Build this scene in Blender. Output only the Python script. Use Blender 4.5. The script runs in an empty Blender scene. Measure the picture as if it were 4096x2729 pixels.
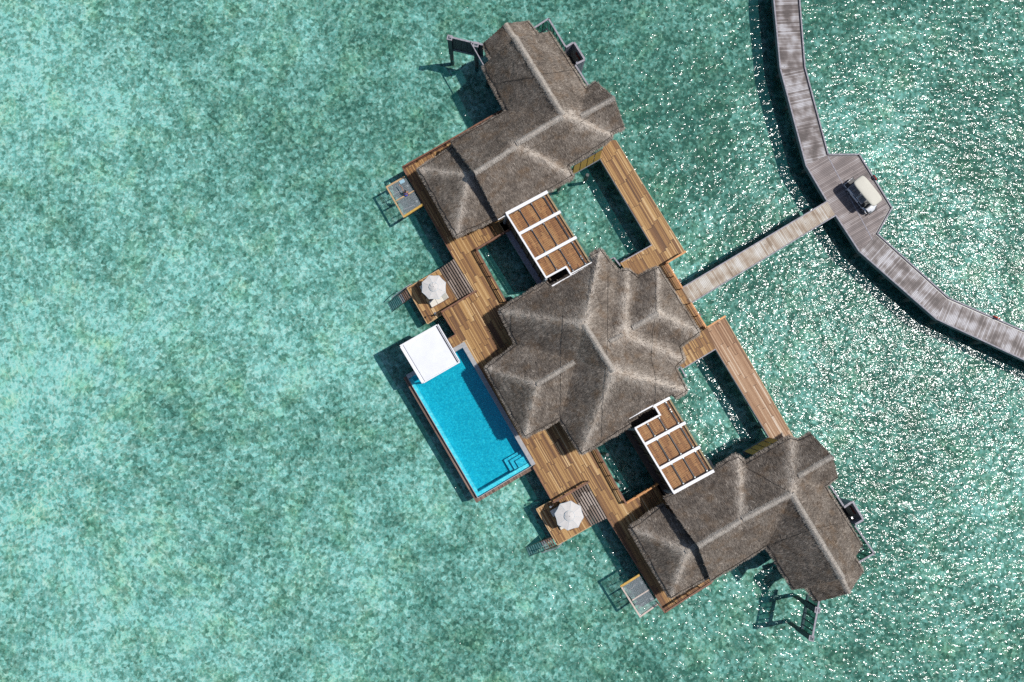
import bpy, bmesh, math, random
import numpy as np
from mathutils import Vector, Matrix, Quaternion
from mathutils.bvhtree import BVHTree
R = math.radians
random.seed(7); rng = np.random.default_rng(11)
S = bpy.context.scene
C = S.collection

# ------------------------------------------------------------------ camera
F = 3184.0; CX, CY = 2048.0, 1364.5; HC = 78.0
NAD = (1955.0, 1620.0)                      # where straight down falls in the photograph
dn = Vector(((NAD[0]-CX)/F, -(NAD[1]-CY)/F, -1)).normalized()
QC = dn.rotation_difference(Vector((0, 0, -1)))
cam = bpy.data.cameras.new('camera'); camo = bpy.data.objects.new('camera', cam); C.objects.link(camo)
cam.sensor_width = 36; cam.lens = 36*F/4096; cam.clip_end = 6000; cam.clip_start = 1
camo.location = (0, 0, HC); camo.rotation_mode = 'QUATERNION'; camo.rotation_quaternion = QC
S.camera = camo
# ------------------------------------------------------------------ light
SUN_EL = R(61.3); SUN_AZ = R(9.0)           # azimuth measured from +X towards +Y
W = bpy.data.worlds.new('World'); S.world = W; W.use_nodes = True
wn = W.node_tree.nodes; wl = W.node_tree.links
bg = wn['Background']; sky = wn.new('ShaderNodeTexSky'); sky.sky_type = 'NISHITA'; sky.sun_disc = False
sky.sun_elevation = SUN_EL; sky.sun_rotation = R(90)-SUN_AZ
wl.new(sky.outputs[0], bg.inputs[0]); bg.inputs[1].default_value = 0.084
sl = bpy.data.lights.new('sun', 'SUN'); so = bpy.data.objects.new('sun', sl); C.objects.link(so)
sl.energy = 3.8; sl.angle = R(0.5); sl.color = (1, 0.965, 0.915)
sd = Vector((math.cos(SUN_EL)*math.cos(SUN_AZ), math.cos(SUN_EL)*math.sin(SUN_AZ), math.sin(SUN_EL)))
so.rotation_mode = 'QUATERNION'; so.rotation_quaternion = sd.to_track_quat('Z', 'Y'); so.location = sd*60
S.view_settings.view_transform = 'Standard'; S.view_settings.look = 'None'
S.view_settings.exposure = 0.0; S.view_settings.gamma = 1
S.cycles.max_bounces = 8; S.cycles.transparent_max_bounces = 12
S.cycles.use_denoising = False
S.cycles.caustics_reflective = False; S.cycles.caustics_refractive = False

def P(px, py, z=0.0):
    """the point at height z seen at pixel (px, py) of the 4096-wide photograph"""
    d = QC @ Vector(((px-CX)/F, -(py-CY)/F, -1))
    t = (HC-z)/(-d.z)
    return Vector((d.x*t, d.y*t, z))
def PP(l, z=None): return [P(q[0], q[1], q[2] if len(q) > 2 else z) for q in l]

# ------------------------------------------------------------------ mesh helpers
class MB:
    def __init__(s): s.v = []; s.f = []; s.m = []
    def add(s, vs, fs, m=0):
        b = len(s.v); s.v += [tuple(v) for v in vs]; s.f += [tuple(i+b for i in f) for f in fs]; s.m += [m]*len(fs)
    def hexa(s, b, t, m=0):      # bottom quad, top quad
        s.add(list(b)+list(t), [(3,2,1,0),(4,5,6,7),(0,1,5,4),(1,2,6,5),(2,3,7,6),(3,0,4,7)], m)
    def box(s, c, size, rz=0.0, m=0, M=None):
        x, y, z = [q/2 for q in size]
        v = [Vector((a*x, b*y, d*z)) for d in (-1,1) for a, b in ((-1,-1),(1,-1),(1,1),(-1,1))]
        if M is None: M = Matrix.Rotation(rz, 4, 'Z')
        v = [M @ q + Vector(c) for q in v]
        s.hexa(v[:4], v[4:], m)
    def beam(s, a, b, w, h, m=0, up=Vector((0,0,1))):
        a = Vector(a); b = Vector(b); d = (b-a); 
        if d.length < 1e-6: return
        d = d.normalized(); sd_ = d.cross(up)
        if sd_.length < 1e-4: sd_ = d.cross(Vector((1,0,0)))
        sd_.normalize(); u = sd_.cross(d).normalized()
        q = [sd_*(i*w/2)+u*(j*h/2) for i, j in ((-1,-1),(1,-1),(1,1),(-1,1))]
        s.hexa([a+k for k in q], [b+k for k in q], m)
    def cyl(s, a, b, r0, r1=None, n=10, m=0, cap=True):
        r1 = r0 if r1 is None else r1
        a = Vector(a); b = Vector(b); d = (b-a).normalized()
        x = d.orthogonal().normalized(); y = d.cross(x)
        vs = [c+x*(r*math.cos(2*math.pi*k/n))+y*(r*math.sin(2*math.pi*k/n)) for c, r in ((a,r0),(b,r1)) for k in range(n)]
        fs = [(k,(k+1)%n,n+(k+1)%n,n+k) for k in range(n)]
        if cap: fs += [tuple(range(n))[::-1], tuple(range(n,2*n))]
        s.add(vs, fs, m)
    def prism(s, pts, z0, m=0):  # pts top polygon (Vectors), extruded down to z0
        n = len(pts); a = sum(pts[i].x*pts[(i+1)%n].y-pts[(i+1)%n].x*pts[i].y for i in range(n))
        if a < 0: pts = pts[::-1]
        lo = [Vector((p.x,p.y,z0)) for p in pts]
        s.add(list(pts)+lo, [tuple(range(n)), tuple(range(2*n-1,n-1,-1))]+[(i,n+i,n+(i+1)%n,(i+1)%n) for i in range(n)], m)
    def build(s, name, mats, parent=None, smooth=False, bevel=0, uvdir=None):
        me = bpy.data.meshes.new(name); me.from_pydata(s.v, [], s.f)
        if not isinstance(mats, (list, tuple)): mats = [mats]
        for q in mats: me.materials.append(q)
        me.polygons.foreach_set('material_index', s.m)
        if smooth: me.polygons.foreach_set('use_smooth', [True]*len(s.f))
        if uvdir is not None: set_uv(me, uvdir)
        me.update()
        o = bpy.data.objects.new(name, me); C.objects.link(o)
        if parent: attach(o, parent)
        if bevel:
            md = o.modifiers.new('bevel', 'BEVEL'); md.width = bevel; md.segments = 2; md.limit_method = 'ANGLE'
        return o
def attach(o, parent):
    o.parent = parent; o.matrix_parent_inverse = Matrix.Identity(4)
    # meshes are written in world metres: move them into the parent's frame
    pm = world_of(parent).inverted()
    if o.type == 'MESH': o.data.transform(pm @ world_of_free(o)); o.matrix_basis = Matrix.Identity(4)
    else: o.matrix_basis = pm @ o.matrix_basis
def world_of_free(o): return o.matrix_basis.copy()
def world_of(o):
    m = o.matrix_basis.copy()
    while o.parent: o = o.parent; m = o.matrix_basis @ m
    return m
def set_uv(me, d):
    """uv in metres: y runs along the boards (direction d), x across them"""
    d = Vector((d.x, d.y)).normalized(); a = Vector((d.y, -d.x))
    uv = me.uv_layers.new(name='UVMap'); co = np.zeros(len(me.vertices)*3); me.vertices.foreach_get('co', co); co = co.reshape(-1,3)
    li = np.zeros(len(me.loops), int); me.loops.foreach_get('vertex_index', li)
    c = co[li]; out = np.stack([c[:,0]*a.x+c[:,1]*a.y+500, c[:,0]*d.x+c[:,1]*d.y+500], 1)
    uv.data.foreach_set('uv', out.astype(np.float32).ravel())
def tag(o, label=None, cat=None, group=None, kind=None):
    if label: o['label'] = label
    if cat: o['category'] = cat
    if group: o['group'] = group
    if kind: o['kind'] = kind
    return o
def thing(name, loc, label, cat, group=None):
    o = bpy.data.objects.new(name, None); C.objects.link(o); o.location = loc; o.empty_display_size = .3
    return tag(o, label, cat, group)
def copy_tree(o, parent=None):
    c = o.copy(); C.objects.link(c)
    if parent: c.parent = parent
    for ch in list(o.children): copy_tree(ch, c)
    return c

# ------------------------------------------------------------------ materials
def mat(name):
    m = bpy.data.materials.new(name); m.use_nodes = True
    return m, m.node_tree.nodes, m.node_tree.links, m.node_tree.nodes['Principled BSDF']
class N:
    """tiny node writer"""
    def __init__(s, nt): s.n = nt.nodes; s.l = nt.links
    def put(s, sock, v):
        if isinstance(v, bpy.types.NodeSocket): s.l.new(v, sock)
        elif v is not None: sock.default_value = v
    def math(s, op, a, b=None, c=None, clamp=False):
        n = s.n.new('ShaderNodeMath'); n.operation = op; n.use_clamp = clamp
        s.put(n.inputs[0], a); s.put(n.inputs[1], b)
        if c is not None: s.put(n.inputs[2], c)
        return n.outputs[0]
    def noise(s, vec, scale, detail=2, rough=.5, dist=0, out=0):
        n = s.n.new('ShaderNodeTexNoise'); s.put(n.inputs['Vector'], vec); s.put(n.inputs['Scale'], scale)
        n.inputs['Detail'].default_value = detail; n.inputs['Roughness'].default_value = rough; n.inputs['Distortion'].default_value = dist
        return n.outputs[out]
    def voro(s, vec, scale, feature='F1', out='Distance', rand=1):
        n = s.n.new('ShaderNodeTexVoronoi'); n.feature = feature; s.put(n.inputs['Vector'], vec); s.put(n.inputs['Scale'], scale)
        n.inputs['Randomness'].default_value = rand
        return n.outputs[out]
    def ramp(s, fac, stops, interp='LINEAR'):
        n = s.n.new('ShaderNodeValToRGB'); n.color_ramp.interpolation = interp; s.put(n.inputs[0], fac)
        e = n.color_ramp.elements
        while len(e) < len(stops): e.new(.5)
        for i, (p, c) in enumerate(stops):
            e[i].position = p; e[i].color = (*c, 1) if len(c) == 3 else c
        return n.outputs[0]
    def mix(s, fac, a, b, mode='MIX'):
        n = s.n.new('ShaderNodeMix'); n.data_type = 'RGBA'; n.blend_type = mode
        s.put(n.inputs[0], fac); s.put(n.inputs[6], (*a, 1) if isinstance(a, tuple) and len(a) == 3 else a); s.put(n.inputs[7], (*b, 1) if isinstance(b, tuple) and len(b) == 3 else b)
        return n.outputs[2]
    def sep(s, v):
        n = s.n.new('ShaderNodeSeparateXYZ'); s.put(n.inputs[0], v); return n.outputs
    def comb(s, x, y, z=0.0):
        n = s.n.new('ShaderNodeCombineXYZ'); s.put(n.inputs[0], x); s.put(n.inputs[1], y); s.put(n.inputs[2], z); return n.outputs[0]
    def white(s, v):
        n = s.n.new('ShaderNodeTexWhiteNoise'); n.noise_dimensions = '3D'; s.put(n.inputs[0], v); return n.outputs[0]
    def map(s, v, scale=(1,1,1), rot=(0,0,0), loc=(0,0,0)):
        n = s.n.new('ShaderNodeMapping'); s.put(n.inputs[0], v); n.inputs['Scale'].default_value = scale; n.inputs['Rotation'].default_value = rot; n.inputs['Location'].default_value = loc
        return n.outputs[0]
    def vmath(s, op, a, b):
        n = s.n.new('ShaderNodeVectorMath'); n.operation = op; s.put(n.inputs[0], a); s.put(n.inputs[1], b); return n.outputs[0]
    def bump(s, h, strength=1, dist=1.0, normal=None):
        n = s.n.new('ShaderNodeBump'); n.inputs['Strength'].default_value = strength; n.inputs['Distance'].default_value = dist
        s.put(n.inputs['Height'], h)
        if normal: s.put(n.inputs['Normal'], normal)
        return n.outputs[0]
    def geo(s): return s.n.new('ShaderNodeNewGeometry').outputs['Position']
    def uv(s): return s.n.new('ShaderNodeTexCoord').outputs['UV']

def plain(name, col, rough=.7, var=.12, scale=3.0, metal=0.0, bump=0.0, fine=0):
    m, n, l, b = mat(name); k = N(m.node_tree); p = k.geo()
    t = k.noise(p, scale, 4, .6)
    c2 = tuple(max(0, c*(1-var*2)) for c in col); c3 = tuple(min(1, c*(1+var)) for c in col)
    l.new(k.ramp(t, [(.3, c2), (.7, c3)]), b.inputs['Base Color'])
    b.inputs['Roughness'].default_value = rough; b.inputs['Metallic'].default_value = metal
    if bump: l.new(k.bump(k.noise(p, fine or 30, 3), 1, bump), b.inputs['Normal'])
    return m

def planks(name, stops, w=.1, L=2.6, group=4, gap=.09, gapcol=.28, grain=.25, blotch=None, rough=.65, track=None, rw=1.0):
    m, n, l, b = mat(name); k = N(m.node_tree)
    x, y, _ = k.sep(k.uv())
    xi = k.math('DIVIDE', x, w); bid = k.math('FLOOR', xi); fr = k.math('FRACT', xi)
    gi = k.math('FLOOR', k.math('DIVIDE', bid, float(group)))
    # groups of boards cut to the same length
    g0 = k.white(k.comb(gi, 3.1, 0.0)); gy = k.math('ADD', k.math('DIVIDE', y, L), k.math('MULTIPLY', g0, 9.0)); gs = k.math('FLOOR', gy); gfr = k.math('FRACT', gy)
    rg = k.white(k.comb(gi, gs, 1.0)); rb = k.white(k.comb(bid, gs, 2.0))
    r = k.math('ADD', k.math('MULTIPLY', rg, .36), k.math('MULTIPLY', rb, .64))
    if rw != 1: r = k.math('ADD', .5, k.math('MULTIPLY', k.math('SUBTRACT', r, .5), rw))
    gr = k.noise(k.comb(k.math('MULTIPLY', x, 30.0), k.math('MULTIPLY', y, 1.6), bid), 1.0, 4, .6)
    r = k.math('ADD', r, k.math('MULTIPLY', k.math('SUBTRACT', gr, .5), grain))
    if blotch:
        bl = k.noise(k.comb(x, y), blotch[0], 3, .6); r = k.math('ADD', r, k.math('MULTIPLY', k.math('SUBTRACT', bl, .5), blotch[1]))
    if track:   # wheel and foot wear along the walk: y across here is x
        tr = k.noise(k.comb(k.math('MULTIPLY', x, track[0]), k.math('MULTIPLY', y, track[1])), 1.0, 2, .45)
        r = k.math('ADD', r, k.math('MULTIPLY', k.math('SUBTRACT', tr, .5), track[2]))
    col = k.ramp(r, stops)
    g = k.math('LESS_THAN', fr, gap); ge = k.math('LESS_THAN', gfr, .035/L)
    gm = k.math('MAXIMUM', g, ge)
    col = k.mix(gm, col, tuple(gapcol*c for c in stops[0][1]))
    l.new(col, b.inputs['Base Color']); b.inputs['Roughness'].default_value = rough
    hh = k.math('ADD', k.math('MULTIPLY', k.math('SUBTRACT', 1.0, gm), 1.0), k.math('MULTIPLY', gr, .25))
    l.new(k.bump(hh, .35, .012), b.inputs['Normal'])
    return m

M = {}
M['deck'] = planks('warm hardwood decking', [(.0,(.085,.036,.014)),(.3,(.20,.092,.032)),(.55,(.325,.168,.053)),(.78,(.47,.28,.104)),(1,(.66,.47,.26))])
M['deck2'] = planks('sun bleached decking', [(.0,(.12,.055,.025)),(.35,(.30,.155,.075)),(.6,(.44,.27,.155)),(.8,(.58,.43,.30)),(1,(.70,.62,.53))], w=.12, group=3, L=3.4, grain=.4)
M['step'] = planks('weathered step boards', [(.0,(.09,.062,.05)),(.4,(.2,.145,.115)),(.7,(.3,.235,.2)),(1,(.44,.37,.33))], w=.42, L=1.5, group=1, grain=.5, gap=.02)
M['walk'] = planks('grey weathered boardwalk boards', [(.0,(.085,.066,.062)),(.32,(.165,.135,.128)),(.55,(.27,.24,.235)),(.8,(.385,.365,.375)),(1,(.47,.455,.47))], w=.15, L=30., group=1, gap=.13, grain=.2, rough=.6, track=(.6, .85, 2.8), rw=.75)
M['plat'] = planks('brown weathered platform boards', [(.0,(.10,.08,.078)),(.35,(.17,.135,.13)),(.6,(.245,.2,.19)),(.85,(.33,.29,.285)),(1,(.42,.39,.39))], w=.15, L=9., group=1, gap=.15, grain=.3, rough=.6, track=(.6, .5, 1.3), rw=.7)
M['jetty'] = planks('pale worn jetty boards', [(.0,(.2,.135,.085)),(.3,(.33,.25,.18)),(.55,(.45,.39,.32)),(.85,(.55,.52,.47)),(1,(.62,.59,.55))], w=.15, L=20., group=1, gap=.12, gapcol=.4, grain=.2, rough=.6, track=(.8, .8, 1.5), rw=.6)
M['slat'] = planks('oiled cedar slats', [(.0,(.30,.11,.035)),(.5,(.52,.22,.075)),(1,(.66,.33,.13))], w=.16, L=1.6, group=1, gap=0, grain=.2)
M['red_wood'] = plain('reddish stained timber', (.20,.085,.045), .55, .25, 2.)
M['orange_wood'] = plain('fresh oiled timber rail', (.60,.26,.07), .5, .2, 2.)
M['pine'] = plain('pale pine beam', (.50,.33,.17), .6, .15, 4.)
M['yellow'] = plain('yellow painted beam', (.55,.33,.06), .5, .12, 4.)
M['bleached'] = plain('bleached pinkish beam', (.58,.48,.42), .6, .12, 4.)
M['grey_wood'] = plain('grey weathered timber', (.33,.315,.35), .7, .2, 5.)
M['dark_wood'] = plain('dark stained cladding', (.06,.065,.085), .6, .25, 4.)
M['fascia'] = plain('blue grey fascia board', (.17,.19,.22), .6, .15, 2.)
M['pile'] = plain('wet concrete pile', (.09,.10,.10), .6, .3, 3.)
M['pile_top'] = plain('pale concrete post', (.30,.34,.36), .7, .15, 3.)
M['white'] = plain('white painted concrete', (.80,.80,.81), .5, .02, 1.5)
M['white_roof'] = plain('white roof membrane', (.76,.77,.80), .6, .035, .9)
M['stone'] = plain('grey stone coping', (.36,.36,.37), .6, .12, 4., bump=.004)
M['wall'] = plain('cream wall panel', (.45,.40,.33), .7, .08, 2.)
M['wall_wood'] = plain('brown timber wall', (.10,.065,.045), .6, .25, 3.)
M['blind'] = plain('yellow woven blind', (.52,.33,.075), .7, .12, 9.)
M['cloth'] = plain('off white parasol cloth', (.63,.605,.58), .85, .03, 5., bump=.01, fine=12)
M['cloth_edge'] = plain('pale blue piping', (.38,.50,.58), .8, .05)
M['cushion'] = plain('cream cushion fabric', (.72,.68,.60), .9, .04, 6., bump=.01, fine=14)
M['metal'] = plain('brushed steel', (.6,.6,.62), .25, .05, 5., metal=1)
M['black'] = plain('black plastic', (.012,.013,.016), .5, .1)
M['tyre'] = plain('black rubber', (.02,.02,.022), .8, .1)
M['rim'] = plain('silver wheel rim', (.35,.38,.42), .35, .05, metal=.6)
M['cart_roof'] = plain('cream moulded roof', (.60,.575,.49), .65, .02)
M['cart_body'] = plain('white glossy body panel', (.78,.79,.82), .2, .02)
M['seat'] = plain('grey vinyl seat', (.22,.22,.24), .6, .08)
M['red'] = plain('red painted plastic', (.45,.02,.02), .45, .1)
M['orange_red'] = plain('orange red lifebuoy foam', (.62,.075,.03), .55, .08)
M['red_mat'] = plain('dusty red mat', (.20,.035,.035), .8, .15)
M['skin'] = plain('tanned skin', (.42,.22,.14), .5, .05)
M['hair'] = plain('black hair', (.012,.010,.010), .5, .1)
M['bikini'] = plain('bright blue swimwear', (.02,.06,.5), .6, .05)
M['rope'] = plain('dark thatch binding rope', (.035,.03,.027), .9, .2)
M['net'] = plain('white woven net cord', (.42,.47,.50), .7, .05)
M['tread'] = plain('algae covered tread', (.16,.17,.19), .6, .3, 4.)
M['tread_dry'] = plain('red brown wet tread', (.15,.085,.06), .6, .3, 4.)
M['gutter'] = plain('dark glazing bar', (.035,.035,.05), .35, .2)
M['windscreen'] = plain('smoked windscreen', (.10,.12,.13), .1, .1)

def glass(name, tint, refl=.12, rough=.02):
    m, n, l, b = mat(name); k = N(m.node_tree); out = n['Material Output']
    t = n.new('ShaderNodeBsdfTransparent'); t.inputs[0].default_value = (*tint, 1)
    g = n.new('ShaderNodeBsdfGlossy'); g.inputs['Roughness'].default_value = rough
    mx = n.new('ShaderNodeMixShader'); mx.inputs[0].default_value = refl
    l.new(t.outputs[0], mx.inputs[1]); l.new(g.outputs[0], mx.inputs[2]); l.new(mx.outputs[0], out.inputs[0]); n.remove(b)
    return m
M['glass'] = glass('clear roof glass', (.90,.94,.93), .05)
M['glass_edge'] = glass('greenish glass', (.62,.72,.70), .12)
M['screen'] = glass('tinted screen glass', (.50,.62,.60), .06)

# ---- thatch
def thatch(name, dark, mid, light, warm):
    m, n, l, b = mat(name); k = N(m.node_tree); p = k.geo()
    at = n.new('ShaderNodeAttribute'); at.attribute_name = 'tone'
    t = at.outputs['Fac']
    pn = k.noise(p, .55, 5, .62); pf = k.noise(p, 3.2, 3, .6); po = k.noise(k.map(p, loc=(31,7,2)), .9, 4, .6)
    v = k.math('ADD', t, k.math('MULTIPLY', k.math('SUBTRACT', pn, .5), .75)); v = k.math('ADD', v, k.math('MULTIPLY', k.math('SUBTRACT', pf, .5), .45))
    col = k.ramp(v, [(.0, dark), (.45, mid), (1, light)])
    wf = k.math('MULTIPLY', k.math('SUBTRACT', po, .5, clamp=False), 5.0, clamp=True)
    col = k.mix(k.math('MULTIPLY', wf, .45), col, warm, 'MIX')
    l.new(col, b.inputs['Base Color']); b.inputs['Roughness'].default_value = .85; b.inputs['Specular IOR Level'].default_value = .25
    return m
M['thatch'] = thatch('grey brown palm thatch', (.035,.028,.024), (.205,.168,.137), (.60,.53,.455), (.185,.108,.052))
M['ridge'] = thatch('pale bound ridge thatch', (.16,.14,.12), (.36,.325,.285), (.60,.55,.49), (.36,.30,.24))

# ---- sea
def sea_surface():
    m, n, l, b = mat('sea surface'); k = N(m.node_tree); out = n['Material Output']; n.remove(b)
    p = k.geo()
    # wind ripples, heights in metres
    pr = k.map(p, rot=(0,0,R(-20)), scale=(1.0,1.5,1))
    h1 = k.noise(pr, .9, 1, .5); h2 = k.noise(k.map(p, rot=(0,0,R(35)), scale=(1.0,1.35,1)), 2.7, 1, .5)
    h3 = k.noise(p, 6.0, 1, .5); big = k.noise(p, .22, 2, .5)
    h = k.math('ADD', k.math('MULTIPLY', h1, .145), k.math('MULTIPLY', h2, .066)); h = k.math('ADD', h, k.math('MULTIPLY', h3, .016))
    h = k.math('ADD', h, k.math('MULTIPLY', big, .16))
    nm = k.bump(h, 1.0, 1.0)
    tr = n.new('ShaderNodeBsdfTransparent'); 
    # caustic web painted into the water tint, as ripples would gather the light
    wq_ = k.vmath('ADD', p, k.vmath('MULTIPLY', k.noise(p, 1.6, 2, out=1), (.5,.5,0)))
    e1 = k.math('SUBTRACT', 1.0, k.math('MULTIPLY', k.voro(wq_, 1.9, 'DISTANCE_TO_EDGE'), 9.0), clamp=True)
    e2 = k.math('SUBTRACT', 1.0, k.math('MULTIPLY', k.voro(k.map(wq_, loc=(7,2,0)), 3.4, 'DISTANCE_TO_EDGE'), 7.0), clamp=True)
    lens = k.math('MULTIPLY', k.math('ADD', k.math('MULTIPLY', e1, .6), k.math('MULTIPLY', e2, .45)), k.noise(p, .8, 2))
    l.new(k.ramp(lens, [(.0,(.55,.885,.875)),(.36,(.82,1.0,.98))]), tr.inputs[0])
    gl = n.new('ShaderNodeBsdfGlossy'); gl.inputs['Roughness'].default_value = .115; l.new(nm, gl.inputs['Normal'])
    fr = n.new('ShaderNodeFresnel'); fr.inputs[0].default_value = 1.33; l.new(nm, fr.inputs['Normal'])
    mx = n.new('ShaderNodeMixShader'); l.new(fr.outputs[0], mx.inputs[0]); l.new(tr.outputs[0], mx.inputs[1]); l.new(gl.outputs[0], mx.inputs[2])
    # the milky blue of water itself
    df = n.new('ShaderNodeBsdfDiffuse'); df.inputs[0].default_value = (.02,.27,.27,1)
    m2 = n.new('ShaderNodeMixShader'); m2.inputs[0].default_value = .11; l.new(mx.outputs[0], m2.inputs[1]); l.new(df.outputs[0], m2.inputs[2])
    l.new(m2.outputs[0], out.inputs[0])
    return m
def seabed():
    m, n, l, b = mat('coral sand seabed'); k = N(m.node_tree); p = k.geo()
    wp = k.noise(p, 1.3, 2, .5, out=1); wp2 = k.noise(p, 5.0, 1, .5, out=1)
    q = k.vmath('ADD', p, k.vmath('MULTIPLY', k.vmath('SUBTRACT', wp, (.5,.5,.5)), (.30,.30,0)))
    q = k.vmath('ADD', q, k.vmath('MULTIPLY', k.vmath('SUBTRACT', wp2, (.5,.5,.5)), (.14,.14,0)))
    big = k.noise(p, .055, 5, .6); med = k.noise(q, .45, 5, .65); fine = k.noise(q, 2.6, 4, .65)
    cell = k.voro(q, 2.8, 'F1', 'Color'); cs = k.sep(cell)[0]  # cells mimic light refracted by ripples, put into the seabed colour
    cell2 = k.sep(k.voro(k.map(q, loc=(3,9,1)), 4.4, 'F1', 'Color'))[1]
    edge = k.voro(q, 2.3, 'DISTANCE_TO_EDGE', 'Distance'); em = k.math('SUBTRACT', 1.0, k.math('MULTIPLY', edge, 7.0), clamp=True)
    edge2 = k.voro(k.map(q, loc=(7,2,0)), 1.15, 'DISTANCE_TO_EDGE', 'Distance'); em2 = k.math('SUBTRACT', 1.0, k.math('MULTIPLY', edge2, 7.0), clamp=True)
    v = k.math('MULTIPLY', k.math('SUBTRACT', big, .5), 1.35)
    v = k.math('ADD', v, k.math('MULTIPLY', k.math('SUBTRACT', med, .5), .95))
    v = k.math('ADD', v, k.math('MULTIPLY', k.math('SUBTRACT', fine, .5), .8))
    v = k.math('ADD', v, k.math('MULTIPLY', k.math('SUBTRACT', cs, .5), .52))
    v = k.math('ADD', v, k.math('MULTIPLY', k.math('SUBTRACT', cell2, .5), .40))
    sx_, sy_, sz_ = k.sep(p)
    zone = k.math('MULTIPLY', k.math('ADD', k.math('ADD', sx_, k.math('MULTIPLY', sy_, .35)), k.math('MULTIPLY', big, 30.0)), 1/50.0)
    zone = k.math('MINIMUM', k.math('MAXIMUM', zone, -.75), 1.0)
    v = k.math('ADD', v, k.math('SUBTRACT', .595, k.math('MULTIPLY', zone, .29)))
    col = k.ramp(v, [(.0,(.085,.115,.08)),(.3,(.20,.255,.20)),(.55,(.36,.43,.37)),(.8,(.56,.63,.58)),(1.0,(.84,.88,.84))])
    gr = k.noise(k.map(p, loc=(11,3,0)), .35, 4, .6)
    col = k.mix(k.math('MULTIPLY', k.math('SUBTRACT', gr, .48, clamp=True), 3.0, clamp=True), col, k.mix(1.0, col, (1.0,.95,.68), 'MULTIPLY'))
    l.new(col, b.inputs['Base Color']); b.inputs['Roughness'].default_value = 1; b.inputs['Specular IOR Level'].default_value = 0
    return m
def quad(name, z, m, x0=-2500, x1=2500, y0=-2500, y1=2500):
    mb = MB(); mb.add([(x0,y0,z),(x1,y0,z),(x1,y1,z),(x0,y1,z)], [(0,1,2,3)]); return mb.build(name, m)
SB = -1.15
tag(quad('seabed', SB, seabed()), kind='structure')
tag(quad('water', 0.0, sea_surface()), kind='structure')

# ------------------------------------------------------------------ directions of the building grid
va = (P(1817,1035,2)-P(1612,674,2)).normalized()       # down-right in the picture, along the deck boards
ua = Vector((-va.y, va.x, 0)).normalized()              # up-right
DZ = 2.0

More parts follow.
